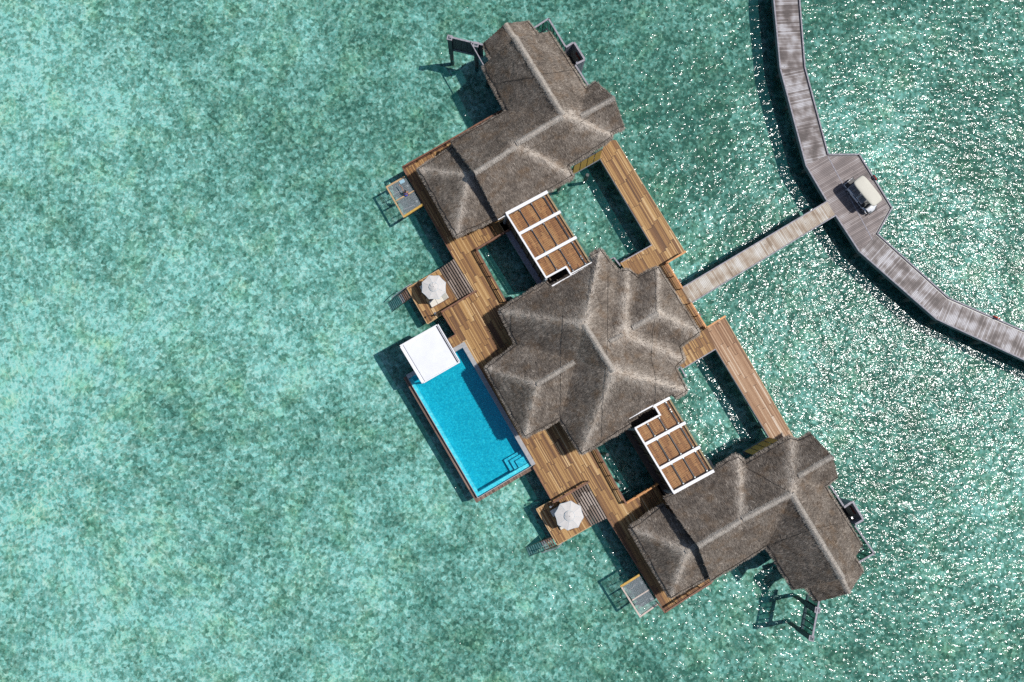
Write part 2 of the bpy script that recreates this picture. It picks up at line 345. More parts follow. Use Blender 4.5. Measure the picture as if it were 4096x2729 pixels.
# ------------------------------------------------------------------ thatched roofs
def roof(name, faces, parent, caps=(), ropes=(), density=230, hips=(), seed=1, cuts=(), seam=True):
    """faces: polygons of (px, py, z). Smoothed over, covered in blades, with hanging eaves."""
    r = np.random.default_rng(seed)
    bm = bmesh.new(); vd = {}
    for f in faces:
        vs = []
        for q in f:
            if q not in vd: vd[q] = bm.verts.new(P(*q))
            vs.append(vd[q])
        bm.faces.new(vs)
    bmesh.ops.triangulate(bm, faces=bm.faces[:])
    for it in range(6):
        le = [e for e in bm.edges if e.calc_length() > .6]
        if not le: break
        bmesh.ops.subdivide_edges(bm, edges=le, cuts=1)
        bmesh.ops.triangulate(bm, faces=[f for f in bm.faces if len(f.verts) > 3])
    inner = [v for v in bm.verts if not v.is_boundary]
    for it in range(2): bmesh.ops.smooth_vert(bm, verts=inner, factor=.5, use_axis_x=False, use_axis_y=False, use_axis_z=True)
    for v in inner: v.co.z += r.normal(0, .012)
    bmesh.ops.recalc_face_normals(bm, faces=bm.faces[:])
    if sum(f.normal.z for f in bm.faces) < 0: bmesh.ops.reverse_faces(bm, faces=bm.faces[:])
    bm.normal_update()
    bvh = BVHTree.FromBMesh(bm)
    V = [v.co.copy() for v in bm.verts]; bm.verts.index_update()
    T = np.array([[v.index for v in f.verts] for f in bm.faces]); co = np.array([tuple(v) for v in V])
    bnd = []
    for e in bm.edges:
        if e.is_boundary:
            f = e.link_faces[0]; a, b_ = e.verts[0].co, e.verts[1].co
            d = (b_-a); out = Vector((d.y, -d.x, 0)).normalized(); mid = (a+b_)/2
            if (f.calc_center_median()-mid).dot(out) > 0: out = -out
            bnd.append((a.copy(), b_.copy(), out, abs(d.z)/max(1e-6, d.length), e.verts[0].index, e.verts[1].index))
    vn = {v.index: v.normal.copy() for v in bm.verts}
    # --- shell with thickness
    nv = len(co); TH = .34
    verts = [co, co-np.array([0,0,TH])]
    tris = [T, T[:, ::-1]+nv]
    quads = [[i, j, j+nv, i+nv] for (_, _, _, _, i, j) in bnd]
    # --- blades
    a, b_, c = co[T[:,0]], co[T[:,1]], co[T[:,2]]
    nrm = np.cross(b_-a, c-a); ar = np.linalg.norm(nrm, axis=1)/2; nrm = nrm/(ar[:,None]*2)
    nrm[nrm[:,2] < 0] *= -1
    cnt = r.poisson(ar*density); idx = np.repeat(np.arange(len(T)), cnt); K = len(idx)
    s1 = np.sqrt(r.random(K)); s2 = r.random(K)
    p = a[idx]*(1-s1)[:,None]+b_[idx]*(s1*(1-s2))[:,None]+c[idx]*(s1*s2)[:,None]
    n_ = nrm[idx]; g = np.array([0,0,-1.0]); d = g-n_*(n_@g)[:,None]; dl = np.linalg.norm(d, axis=1, keepdims=True); d = d/np.maximum(dl, 1e-3)
    def blades(p, d, n_, ln, wd, tip, yaw, tone):
        K = len(p); sd_ = np.cross(d, n_); sd_ /= np.maximum(np.linalg.norm(sd_, axis=1, keepdims=True), 1e-6)
        th = r.normal(0, yaw, K)[:,None]; d = d*np.cos(th)+sd_*np.sin(th); sd_ = np.cross(d, n_)
        ro = r.normal(0, .32, K)[:,None]; sv = sd_*np.cos(ro)+n_*np.sin(ro)
        L = ln[:,None]; w = (wd*r.uniform(.6,1.4,K))[:,None]
        root = p-d*L*.35+n_*.0; mid = p+d*L*.2+n_*(tip*.75)[:,None]; tp = p+d*L*.65+n_*(tip)[:,None]*r.uniform(.3,1.2,K)[:,None]
        v = np.stack([root-sv*w*.5, root+sv*w*.5, mid+sv*w*.45, mid-sv*w*.45, tp+sv*w*.12, tp-sv*w*.12], 1).reshape(-1,3)
        q = (np.arange(K)*6)[:,None]; q = np.concatenate([q+np.array([[0,1,2,3]]), q+np.array([[3,2,4,5]])], 0)
        return v, q, np.repeat(tone, 6)
    # paler straw along the hips: bleaching plus sunlit rounding put into the tone
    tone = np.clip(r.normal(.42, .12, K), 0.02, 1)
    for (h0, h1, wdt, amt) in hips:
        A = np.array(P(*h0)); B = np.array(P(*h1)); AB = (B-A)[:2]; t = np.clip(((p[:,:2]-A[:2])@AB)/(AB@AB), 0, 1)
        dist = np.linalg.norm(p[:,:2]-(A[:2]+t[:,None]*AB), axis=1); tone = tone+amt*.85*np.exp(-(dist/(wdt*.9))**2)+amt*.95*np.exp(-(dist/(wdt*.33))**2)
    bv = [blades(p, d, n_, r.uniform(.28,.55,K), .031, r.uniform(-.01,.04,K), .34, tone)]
    # hanging fringe
    for (A, B, out, sl, i, j) in bnd:
        mp = (A+B)/2; eave = sl < .15 and not any(segd(mp, P(*c0, mp.z), P(*c1, mp.z)) < .3 for c0, c1 in cuts); L = (B-A).length; kk = r.poisson(L*(190 if eave else 70))
        if kk == 0: continue
        t = r.random(kk)[:,None]; pp = np.array(A)*(1-t)+np.array(B)*t; o = np.array(out)
        wav = .08*np.sin(pp[:,0]*2.1+pp[:,1]*1.7)[:,None]
        lay = r.random(kk)[:,None]
        if eave:
            pp = pp-o*(.12)+np.array([0,0,-.30])*lay+o*.03
            dd = o*r.uniform(.7,1.2,(kk,1))+np.array([0,0,-1])*r.uniform(.25,.75,(kk,1)); ln = r.uniform(.42,.70,kk)
        else:
            pp = pp-o*.06+np.array([0,0,-.25])*lay; dd = o*.8+np.array([0,0,-1])*r.uniform(.4,1.2,(kk,1)); ln = r.uniform(.12,.24,kk)
        dd = dd/np.linalg.norm(dd, axis=1, keepdims=True); nn = np.tile(o*.6+np.array([0,0,.8]), (kk,1)); nn = nn-dd*np.sum(nn*dd,1,keepdims=True); nn /= np.linalg.norm(nn,axis=1,keepdims=True)
        bv.append(blades(pp, dd, nn, ln+wav[:,0], .038, r.uniform(.0,.04,kk), .30, np.clip(r.normal(.58,.18,kk),0,1)))
    allv = verts; allq = [np.array(quads)]; tones = [np.full(nv*2, .22)]
    off = nv*2
    for v, q, t in bv: allv.append(v); allq.append(q+off); tones.append(t); off += len(v)
    me = build_np(name, np.concatenate(allv), np.concatenate(tris), np.concatenate(allq), np.concatenate(tones))
    me.materials.append(M['thatch'])
    o = bpy.data.objects.new(name, me); C.objects.link(o); attach(o, parent)
    def surf(px, py, dz=.0):
        o_ = Vector((0,0,HC)); dr = (P(px,py,0)-o_).normalized(); h = bvh.ray_cast(o_, dr)
        return h[0]+Vector((0,0,dz)) if h[0] is not None else None
    # --- ridge caps: rounded bundle plus cross-laid pale straw
    for cp in caps:
        pts = [P(*q) for q in cp[0]]; w = cp[1]
        line = []
        for A, B in zip(pts[:-1], pts[1:]):
            m_ = max(2, int((B-A).length/.4))
            line += [A.lerp(B, i/m_) for i in range(m_)]
        line.append(pts[-1]); vv = []; ff = []; prof = 9
        res = []
        for i, q in enumerate(line):
            h = bvh.find_nearest(q); zz = q.z
            hit = bvh.ray_cast(Vector((q.x,q.y,40)), Vector((0,0,-1)))
            if hit[0] is not None: zz = hit[0].z
            res.append(Vector((q.x,q.y,zz)))
        for i, q in enumerate(res):
            dd = (res[min(i+1,len(res)-1)]-res[max(i-1,0)]).normalized(); sx = Vector((dd.y,-dd.x,0)).normalized()
            wj = w*(1+.10*math.sin(i*1.7))
            for kx in range(prof):
                s_ = -1+2*kx/(prof-1)
                vv.append(q+sx*(s_*wj)+Vector((0,0,.13+.02-.85*wj*abs(s_)**1.5)))
        for i in range(len(res)-1):
            for kx in range(prof-1):
                A0 = i*prof+kx; ff.append([A0, A0+1, A0+prof+1, A0+prof])
        vv = np.array([tuple(q) for q in vv]); LL = sum((res[i+1]-res[i]).length for i in range(len(res)-1)); kk = int(LL*150)
        ii = r.integers(0, len(res)-1, kk); tt = r.random(kk); ra = np.array([tuple(q) for q in res]); pp = ra[ii]*(1-tt)[:,None]+ra[ii+1]*tt[:,None]
        dd = ra[ii+1]-ra[ii]; dd /= np.linalg.norm(dd,axis=1,keepdims=True); sx = np.stack([dd[:,1],-dd[:,0],np.zeros(kk)],1); sg = np.sign(r.random(kk)-.5)[:,None]
        u_ = r.random(kk)*w
        pp = pp+sx*sg*u_[:,None]+np.stack([np.zeros(kk),np.zeros(kk),.15-.85*w*(u_/w)**1.5],1)
        dv = sx*sg; dv = dv+np.stack([np.zeros(kk),np.zeros(kk),-.25-.55*u_/w],1); dv /= np.linalg.norm(dv,axis=1,keepdims=True)
        nn = np.cross(dd, dv); nn[nn[:,2]<0] *= -1; nn /= np.linalg.norm(nn,axis=1,keepdims=True)
        v, q, t = blades(pp, dv, nn, r.uniform(.16,.26,kk), .035, r.uniform(.0,.012,kk), .10, np.clip(r.normal(.5,.2,kk),0,1))
        me = build_np('ridge_cap', np.concatenate([vv,v]), np.zeros((0,3),int), np.concatenate([np.array(ff), q+len(vv)]), np.concatenate([np.full(len(vv),.5), t]))
        me.materials.append(M['ridge']); oc = bpy.data.objects.new('ridge_cap', me); C.objects.link(oc); attach(oc, o)
    # --- binding ropes
    rl = []
    for rp in ropes:
        pts = []
        for (x0,y0),(x1,y1) in zip(rp[:-1], rp[1:]):
            m_ = max(2, int(math.hypot(x1-x0,y1-y0)/14))
            for i in range(m_+1):
                h = surf(x0+(x1-x0)*i/m_+r.normal(0,.8), y0+(y1-y0)*i/m_+r.normal(0,.8), .085)
                if h is not None: pts.append(h)
        if len(pts) > 1: rl.append(pts)
    for pts in rl:
        mb = MB()
        for q0, q1 in zip(pts[:-1], pts[1:]):
            if (q1-q0).length < 2.5: mb.cyl(q0, q1, .014, n=5, cap=False)
        if mb.v: mb.build('rope', M['rope'], o)
    if seam:
        root = {}
        def fnd(x):
            root.setdefault(x, x)
            while root[x] != x: x = root[x]
            return x
        es = [e for e in bnd if e[3] < .15]
        for e in es: root[fnd(e[4])] = fnd(e[5])
        ch = {}
        for e in es: ch.setdefault(fnd(e[4]), []).append(e)
        jj = lambda q, s, out: Vector((q.x+.05*math.sin(s*5.3), q.y+.05*math.cos(s*3.9), q.z+.085))-out*.04
        for key in ch:
            mb = MB()
            for (A, B, out, sl, i, j) in ch[key]: mb.cyl(jj(A, i, out), jj(B, j, out), .03, n=5, cap=False)
            mb.build('eave_rope', M['rope'], o)
    bm.free()
    return o, bvh, surf
def segd(p, a, b):
    ab = b-a; ab.z = 0; q = p-a; q.z = 0; t = max(0, min(1, q.dot(ab)/ab.length_squared)); return (q-ab*t).length
def build_np(name, v, tris, quads, tone):
    me = bpy.data.meshes.new(name); nt, nq = len(tris), len(quads)
    me.vertices.add(len(v)); me.vertices.foreach_set('co', v.astype(np.float32).ravel())
    me.loops.add(nt*3+nq*4); me.loops.foreach_set('vertex_index', np.concatenate([tris.ravel(), quads.ravel()]).astype(np.int32))
    me.polygons.add(nt+nq)
    st = np.concatenate([np.arange(nt)*3, nt*3+np.arange(nq)*4]).astype(np.int32); me.polygons.foreach_set('loop_start', st)
    me.polygons.foreach_set('loop_total', np.concatenate([np.full(nt,3), np.full(nq,4)]).astype(np.int32))
    at = me.attributes.new('tone', 'FLOAT', 'POINT'); at.data.foreach_set('value', tone.astype(np.float32))
    me.update(calc_edges=True); me.validate()
    return me
def inset(pts, d):
    n = len(pts); ar = sum(pts[i].x*pts[(i+1)%n].y-pts[(i+1)%n].x*pts[i].y for i in range(n))
    if ar < 0: pts = pts[::-1]
    out = []
    for i in range(n):
        a, b, c = pts[i-1], pts[i], pts[(i+1)%n]
        d1 = (b-a).normalized(); d2 = (c-b).normalized(); n1 = Vector((-d1.y,d1.x,0)); n2 = Vector((-d2.y,d2.x,0))
        bi = (n1+n2); k = d/max(.35, 1+n1.dot(n2)); out.append(Vector((b.x,b.y,b.z))+bi*k)
    return out
def walls(parent, px, z, d, z0, z1, m, name='wall'):
    pts = inset([Vector((q.x,q.y,0)) for q in PP(px, z)], d)
    mb = MB(); n = len(pts)
    for i in range(n):
        a, b = pts[i], pts[(i+1)%n]; dr = (b-a).normalized()
        mb.beam(Vector((a.x,a.y,(z0+z1)/2)), Vector((b.x,b.y,(z0+z1)/2))-dr*.13, .12, z1-z0)
    mb.build(name, m, parent)
    mf = MB(); q = inset(pts, .07); mf.prism([Vector((p.x,p.y,DZ+.02)) for p in q], DZ-.28); mf.build('floor', M['fascia'], parent)
    return pts

# ---- north villa
A0z, A1z, RZ = 4.3, 5.0, 8.4
def villa_piles(t, pl):
    for q in pl:
        a = P(q[0], q[1], DZ-.3); mb = MB(); mb.cyl((a.x,a.y,SB-.2), (a.x,a.y,DZ-.3), .17, n=10); mb.build('pile', M['pile'], t)

tA = thing('thatched_villa', P(2150,500,DZ), 'northern thatched villa with long bathroom wing, at the top of the photo', 'villa', 'thatched villas on the water')
R2 = (2253,460,RZ); RM = (2061,574,RZ-.1); RS = (1897,692,RZ-.1)
P0 = (2323,463,7.2); P1 = (2458,390,7.1)
roof('thatch_roof', [
  [(1935,262,5.),(2061,150,RZ),R2,(2031,444,5.)],
  [(2061,150,RZ),(2196,128,5.),(2344,358,5.),P0,R2],
  [R2,RM,RS,(1804,570,5.),(2031,444,5.)],
  [RM,(2290,704,5.),(1993,877,5.),RS],
  [RM,(2269,664,5.),(2290,704,5.)],
  [R2,(2448,548,5.),(2269,664,5.),RM],
  [R2,P0,(2444,530,5.),(2448,548,5.)],
  [P0,(2344,358,5.),(2386,327,5.1),P1],
  [P0,P1,(2496,505,5.),(2444,530,5.)]],
  tA, caps=[([(2061,150,RZ),(2253,460,RZ)],.27), ([(2250,462,RZ),(2064,572,RZ)],.25), ([(2061,582,RZ),RS],.25), ([P0,P1],.22)],
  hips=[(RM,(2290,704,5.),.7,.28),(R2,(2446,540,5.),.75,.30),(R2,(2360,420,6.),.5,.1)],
  ropes=[[(1950,340),(2140,310),(2165,300),(2300,280)],[(2085,620),(2190,560),(2300,505),(2400,440)]], cuts=[((1993,877),(2187,767))], seed=3)
roof('lower_roof', [
  [(1822,583,A0z),(1673,676,A0z),(1872,697,6.9),(1930,665,6.9)],
  [(1673,676,A0z),(1825,940,A0z),(1872,697,6.9)],
  [(1872,697,6.9),(1825,940,A0z),(2000,862,A0z),(1930,665,6.9)]],
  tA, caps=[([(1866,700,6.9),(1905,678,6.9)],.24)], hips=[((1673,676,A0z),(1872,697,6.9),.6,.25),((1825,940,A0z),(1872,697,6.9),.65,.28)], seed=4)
roof('end_roof', [
  [(1935,172,4.4),(2021,96,6.5),(2080,178,6.5),(1972,246,4.4)],
  [(2021,96,6.5),(2108,84,4.4),(2152,140,4.4),(2080,178,6.5)]],
  tA, caps=[([(2021,96,6.5),(2072,168,6.5)],.26)], seed=5)
outA = [(1935,262),(2196,128),(2344,358),(2386,340),(2480,505),(2448,548),(2269,664),(2290,704),(1993,877),(1804,570),(2031,444)]
wA = walls(tA, outA, 5.0, .75, DZ-.25, 5.0, M['wall'])
walls(tA, [(1822,583),(1673,676),(1825,940),(2000,862)], 4.3, 1.0, DZ-.2, 4.3, M['wall_wood'], 'lounge_wall')
def blinds(t, a, b, n, outn, zt=4.6, first=DZ+.25):
    """row of framed glass panels with woven blinds along a wall, a and b at floor level"""
    L = (b-a).length; d = (b-a).normalized()
    sl_ = MB(); sl_.beam(Vector((a.x,a.y,DZ-.1)), Vector((b.x,b.y,DZ-.1)), .5, .24); sl_.build('floor_edge', M['fascia'], t)
    for i in range(n):
        p0 = a+d*(L*i/n+.035); p1 = a+d*(L*(i+1)/n-.035)
        w = MB(); zc = (first+zt)/2
        for q in (p0, p1): w.beam(Vector((q.x,q.y,first))+outn*.0, Vector((q.x,q.y,zt)), .07, .09)
        w.beam(Vector((p0.x,p0.y,zt)), Vector((p1.x,p1.y,zt)), .08, .08); w.beam(Vector((p0.x,p0.y,first)), Vector((p1.x,p1.y,first)), .08, .08)
        wo = w.build('window', M['dark_wood'], t)
        bl_ = MB(); q0 = p0+d*.01; q1 = p1-d*.01
        # blind leans out a little at its foot
        o2 = outn*.22
        bl_.hexa([Vector((q0.x,q0.y,first+.05))+o2, Vector((q1.x,q1.y,first+.05))+o2, Vector((q1.x,q1.y,first+.05))+o2*1.1, Vector((q0.x,q0.y,first+.05))+o2*1.1],
                 [Vector((q0.x,q0.y,zt-.05)), Vector((q1.x,q1.y,zt-.05)), Vector((q1.x,q1.y,zt-.05))+outn*.03, Vector((q0.x,q0.y,zt-.05))+outn*.03])
        bl_.build('blind', M['blind'], wo)
oA = Vector((ua.y, -ua.x, 0)) if False else va.copy()
blinds(tA, P(2284,694,DZ), P(2394,631,DZ), 4, va)
villa_piles(tA, [(2150,320),(2290,450),(2350,640),(2240,740),(1950,300),(2040,420),(2000,800),(2350,700)])

# ---- south villa
tC = thing('thatched_villa', P(3000,2050,DZ), 'southern thatched villa with bathroom wing, at the bottom right of the photo', 'villa', 'thatched villas on the water')
R2 = (3168,1976,RZ); RM = (2968,2080,RZ-.1); RS = (2793,2187,RZ-.1); P0 = (3195,1908,7.5); P1 = (3331,1827,7.2); RE = (3372,2314,RZ)
roof('thatch_roof', [
  [R2,(3161,1751,5.),(2982,1856,5.),RM],
  [RM,(2982,1856,5.),(2950,1824,5.)],
  [RM,(2950,1824,5.),(2655,1993,5.),RS],
  [R2,P0,(3195,1764,5.),(3161,1751,5.)],
  [P0,P1,(3246,1737,5.1),(3195,1764,5.)],
  [P0,(3299,1946,5.),(3350,1908,5.),P1],
  [R2,RE,(3447,2183,5.),(3299,1946,5.),P0],
  [R2,(3069,2181,5.),(3178,2360,5.),RE],
  [R2,RM,RS,(2844,2321,5.),(3069,2181,5.)]],
  tC, caps=[([R2,RE],.27), ([R2,(2972,2080,RZ)],.25), ([(2962,2086,RZ),RS],.25), ([P0,P1],.22)],
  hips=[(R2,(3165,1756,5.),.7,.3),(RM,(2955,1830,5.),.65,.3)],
  ropes=[[(3072,2182),(3255,2115),(3420,2080)],[(2985,1870),(3168,1976)]], cuts=[((2655,1993),(2862,1873))], seed=6)
roof('lower_roof', [
  [(2655,2022,A0z),(2526,2113,A0z),(2748,2206,6.9),(2815,2170,6.9)],
  [(2526,2113,A0z),(2683,2390,A0z),(2748,2206,6.9)],
  [(2748,2206,6.9),(2683,2390,A0z),(2850,2296,A0z),(2815,2170,6.9)]],
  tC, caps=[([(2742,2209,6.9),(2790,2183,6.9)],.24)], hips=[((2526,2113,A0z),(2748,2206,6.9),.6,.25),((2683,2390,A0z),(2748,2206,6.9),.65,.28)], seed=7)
roof('end_roof', [
  [(3372,2295,6.5),(3396,2374,6.5),(3272,2407,4.4),(3225,2340,4.4)],
  [(3372,2295,6.5),(3420,2235,4.4),(3452,2288,4.4),(3396,2374,6.5)]],
  tC, caps=[([(3374,2318,6.5),(3396,2374,6.5)],.26)], seed=8)
outC = [(3161,1751),(3246,1757),(3340,1908),(3299,1946),(3447,2183),(3178,2360),(3069,2181),(2844,2321),(2655,1993),(2950,1824),(2982,1856)]
walls(tC, outC, 5.0, .75, DZ-.25, 5.0, M['wall'])
walls(tC, [(2655,2022),(2526,2113),(2683,2390),(2850,2296)], 4.3, 1.0, DZ-.2, 4.3, M['wall_wood'], 'lounge_wall')
blinds(tC, P(2976,1815,DZ), P(3078,1757,DZ), 4, -va)
villa_piles(tC, [(3060,2160),(3160,2280),(2990,2190),(3310,2200),(3300,2080),(3200,2310),(3080,1790),(2900,2250)])

# ---- central villa
tB = thing('thatched_villa', P(2400,1400,DZ), 'large central thatched villa with many roof hips beside the pool', 'villa', 'thatched villas on the water')
Z0, ZM = 5.0, 10.3
Ba = (2337,1297,ZM); Bb = (2456,1487,ZM)
Wc = (2000,1243,Z0); Nc = (2402,998,Z0); Sc = (2327,1815,Z0); Ec = (2748,1564,Z0)
W1 = (2147,1538,8.1); W2 = (2304,1444,8.15)
T0 = (2435,1368,9.1); T1 = (2493,1338,9.0)
G0 = (2523,1316,8.1); G1 = (2633,1252,8.0)
roof('thatch_roof', [
  [Ba,Wc,(2187,1128,Z0),(2199,1143,Z0),(2366,1046,Z0),(2354,1027,Z0),Nc],                                               # north-west slope
  [Ba,Nc,(2470,1087,Z0),T0],
  [Bb,Ba,T0,(2701,1468,Z0),Ec],
  [T0,(2470,1087,Z0),(2512,1078,Z0),T1],
  [T0,T1,(2736,1438,Z0),(2701,1468,Z0)],
  [T1,(2512,1078,Z0),(2552,1110,Z0),G0],
  [T1,G0,(2718,1386,Z0),(2736,1438,Z0)],
  [G0,(2552,1110,Z0),(2631,1069,Z0),G1],
  [G1,(2631,1069,Z0),(2797,1330,Z0)],
  [G0,G1,(2797,1330,Z0),(2718,1386,Z0)],
  [Bb,Ec,(2702,1592,Z0),(2688,1580,Z0),(2514,1686,Z0),(2522,1698,Z0),Sc],
  [Bb,Sc,(2241,1673,Z0),W2],
  [Ba,Bb,W2],
  [Ba,W2,(2070,1379,Z0),Wc],
  [W2,W1,(1944,1473,Z0),(2070,1379,Z0)],
  [W1,(2100,1747,Z0),(1944,1473,Z0)],
  [W1,W2,(2241,1673,Z0),(2100,1747,Z0)]],
  tB, caps=[([Ba,Bb],.23), ([W1,(2298,1448,8.15)],.2), ([(2438,1366,9.1),T1],.16), ([(2530,1312,8.1),G1],.2)],
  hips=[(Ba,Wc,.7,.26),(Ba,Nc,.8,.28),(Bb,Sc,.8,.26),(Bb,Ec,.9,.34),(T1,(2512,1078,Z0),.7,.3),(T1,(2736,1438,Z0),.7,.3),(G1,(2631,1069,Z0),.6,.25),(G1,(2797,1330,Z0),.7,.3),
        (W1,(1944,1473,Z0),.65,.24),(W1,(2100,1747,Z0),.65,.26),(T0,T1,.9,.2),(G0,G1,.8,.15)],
  ropes=[[(2252,1262),(2244,1400),(2240,1670)],[(2432,1100),(2430,1360),(2424,1480),(2410,1620),(2403,1790)],[(2620,1085),(2625,1250),(2608,1340),(2606,1440),(2623,1520),(2620,1620)],[(2045,1260),(2043,1380)]],
  cuts=[((2199,1143),(2366,1046)),((2688,1580),(2514,1686)),((2354,1027),(2366,1046)),((2187,1128),(2199,1143))], seed=9)
walls(tB, [(2000,1243),(2402,998),(2470,1087),(2552,1110),(2631,1069),(2797,1330),(2718,1386),(2736,1438),(2701,1468),(2740,1564),(2327,1815),(2241,1673),(2100,1747),(1944,1473),(2070,1379)], 5.0, 1.1, DZ-.25, 5.2, M['wall_wood'])
villa_piles(tB, [(2200,1150),(2350,1080),(2500,1720),(2620,1640),(2700,1560),(2420,1100)])

# ------------------------------------------------------------------ decks
def poly_board(name, px, z, th, m, d, parent, edge=None, edge_m=None):
    mb = MB(); pts = PP(px, z); mb.prism([p for p in pts], z-th)
    o = mb.build(name, m, parent, uvdir=d)
    return o, pts
def edge_beams(parent, px, z, m, w=.10, h=.30, lift=.0, name='edge_board', closed=False, out=True):
    mb = MB(); pts = PP(px, z); n = len(pts)
    for i in range(n if closed else n-1):
        a, b = pts[i], pts[(i+1)%n]; dr = (b-a).normalized()
        mb.beam(a+Vector((0,0,lift-h/2))-dr*.0, b+Vector((0,0,lift-h/2))-dr*(w*.5), w, h)
    return mb.build(name, m, parent)
def piles(parent, pl, z, r=.16, m=None, cap=False):
    for q in pl:
        a = P(q[0], q[1], z); mb = MB(); mb.cyl((a.x,a.y,SB-.2), (a.x,a.y,z), r, n=12); mb.build('pile', m or M['pile'], parent)

tW = thing('wooden_deck', P(2000,1300,DZ), 'long warm brown main deck along the pool side of the villas', 'deck')
poly_board('decking', [(1612,674),(1817,1035),(1900,1170),(1766,1250),(1823,1339),(1790,1357),(1817,1402),(1858,1379),(2138,1861),(2132,1868),(2214,2014),(2352,1934),(2430,2073),
   (2662,2447),(2849,2331),(2735,2140),(2633,1933),(2503,2014),(2388,1799),(2330,1700),(2240,1480),(2110,1215),(2021,1205),(1907,999),(2045,917),(2000,700),(2030,434)], DZ, .10, M['deck'], va, tW)
for e in ([(1612,674),(1817,1035)],[(1766,1250),(1823,1339),(1790,1357)],[(2132,1868),(2214,2014)],[(2430,2073),(2662,2447),(2849,2331)],[(2388,1799),(2503,2014),(2633,1933)],[(2045,917),(1907,999),(2021,1205)],[(2030,434),(1612,674)]):
    edge_beams(tW, e, DZ, M['red_wood'], lift=.012)
piles(tW, [(1640,690),(1730,850),(1790,960),(1930,1080),(1975,1175),(1800,1290),(2170,1900),(2230,2000),(2480,2100),(2560,2230),(2640,2370),(2430,1820),(2480,1930),(2740,2360)], DZ-.12)

def lower_deck(px, l0, l1, side, label):
    t = thing('swim_deck', P(sum(q[0] for q in px)/4, sum(q[1] for q in px)/4, .95), label, 'deck', 'lower swim decks')
    poly_board('decking', px, .95, .10, M['deck'], va, t)
    edge_beams(t, px, .95, M['pine'], w=.08, h=.22, lift=.01, closed=True)
    piles(t, side, .84)
    a0, a1 = P(*l0[0],.95), P(*l0[1],.95); b0, b1 = P(*l1[0],2.), P(*l1[1],2.)
    n = 7
    st = thing('steps', (a0+b1)/2, 'broad weathered steps between the main deck and '+('the northern swim deck' if side[0][1] < 1600 else 'the southern swim deck'), 'steps', 'broad deck steps')
    for i in range(n):
        f0, f1 = i/n+.02, (i+1)/n-.035
        z = .95+(i+1)*.146; q = [a0.lerp(b0,f0), a1.lerp(b1,f0), a1.lerp(b1,f1), a0.lerp(b0,f1)]
        q = [Vector((v.x,v.y,z)) for v in q]; mb = MB(); mb.prism(q, z-.06); mb.build('tread', M['step'], st, uvdir=va)
    mb = MB()
    for f in (.03,.5,.97): mb.beam(a0.lerp(a1,f)+Vector((0,0,-.12)), b0.lerp(b1,f)+Vector((0,0,-.28)), .06, .22)
    mb.build('stringer', M['wall_wood'], st)
    return t
lower_deck([(1628,1153),(1757,1078),(1838,1213),(1710,1296)], [(1757,1078),(1838,1211)], [(1817,1035),(1900,1170)], [(1650,1160),(1720,1270),(1750,1110),(1800,1240)], 'northern swim deck carrying a parasol and two loungers')
lower_deck([(2145,2037),(2277,1962),(2365,2104),(2230,2181)], [(2279,1963),(2364,2104)], [(2351,1934),(2430,2073)], [(2165,2050),(2240,2160),(2280,2000),(2340,2110)], 'southern swim deck carrying a parasol and two loungers')

tE = thing('wooden_deck', P(2560,820,DZ), 'long warm brown deck from the northern villa to the entrance on the east side', 'deck')
poly_board('decking', [(2397,628),(2425,560),(2463,561),(2741,1010),(2668,1054),(2729,1152),(2764,1211),(2824,1312),(2760,1350),(2600,1090),(2540,1130),(2480,1052),(2608,980)], DZ, .10, M['deck'], va, tE)
edge_beams(tE, [(2397,628),(2608,980)], DZ, M['fascia'], w=.12, h=.4, lift=-.02); edge_beams(tE, [(2608,980),(2482,1051)], DZ, M['grey_wood'], lift=.01)
edge_beams(tE, [(2463,561),(2741,1010)], DZ, M['pine'], w=.07, lift=.01)
piles(tE, [(2420,640),(2480,740),(2550,860),(2600,950),(2640,870),(2500,1040),(2580,1000),(2700,1000),(2720,1120),(2800,1260)], DZ-.12)
tE2 = thing('wooden_deck', P(2790,1410,DZ), 'short warm brown deck corner below the entrance, by the southern courtyard', 'deck')
poly_board('decking', [(2828,1313),(2864,1397),(2736,1474),(2680,1440),(2762,1352)], DZ, .10, M['deck'], va, tE2)
edge_beams(tE2, [(2862,1397),(2736,1473)], DZ, M['grey_wood'], lift=.01); piles(tE2, [(2850,1390),(2760,1450)], DZ-.12)
tE3 = thing('wooden_walkway', P(3000,1550,DZ), 'sun bleached plank walkway from the entrance down to the southern villa', 'walkway')
poly_board('decking', [(2828,1311),(2898,1269),(3180,1760),(3120,1800),(3090,1770),(2864,1397)], DZ, .10, M['deck2'], va, tE3)
edge_beams(tE3, [(2864,1397),(3086,1764)], DZ, M['fascia'], w=.12, h=.4, lift=-.02); edge_beams(tE3, [(2898,1269),(3180,1760)], DZ, M['pine'], w=.07, lift=.01)
piles(tE3, [(2890,1420),(2950,1520),(3010,1620),(3065,1710),(2920,1330),(2990,1450),(3060,1570),(3130,1690)], DZ-.12)

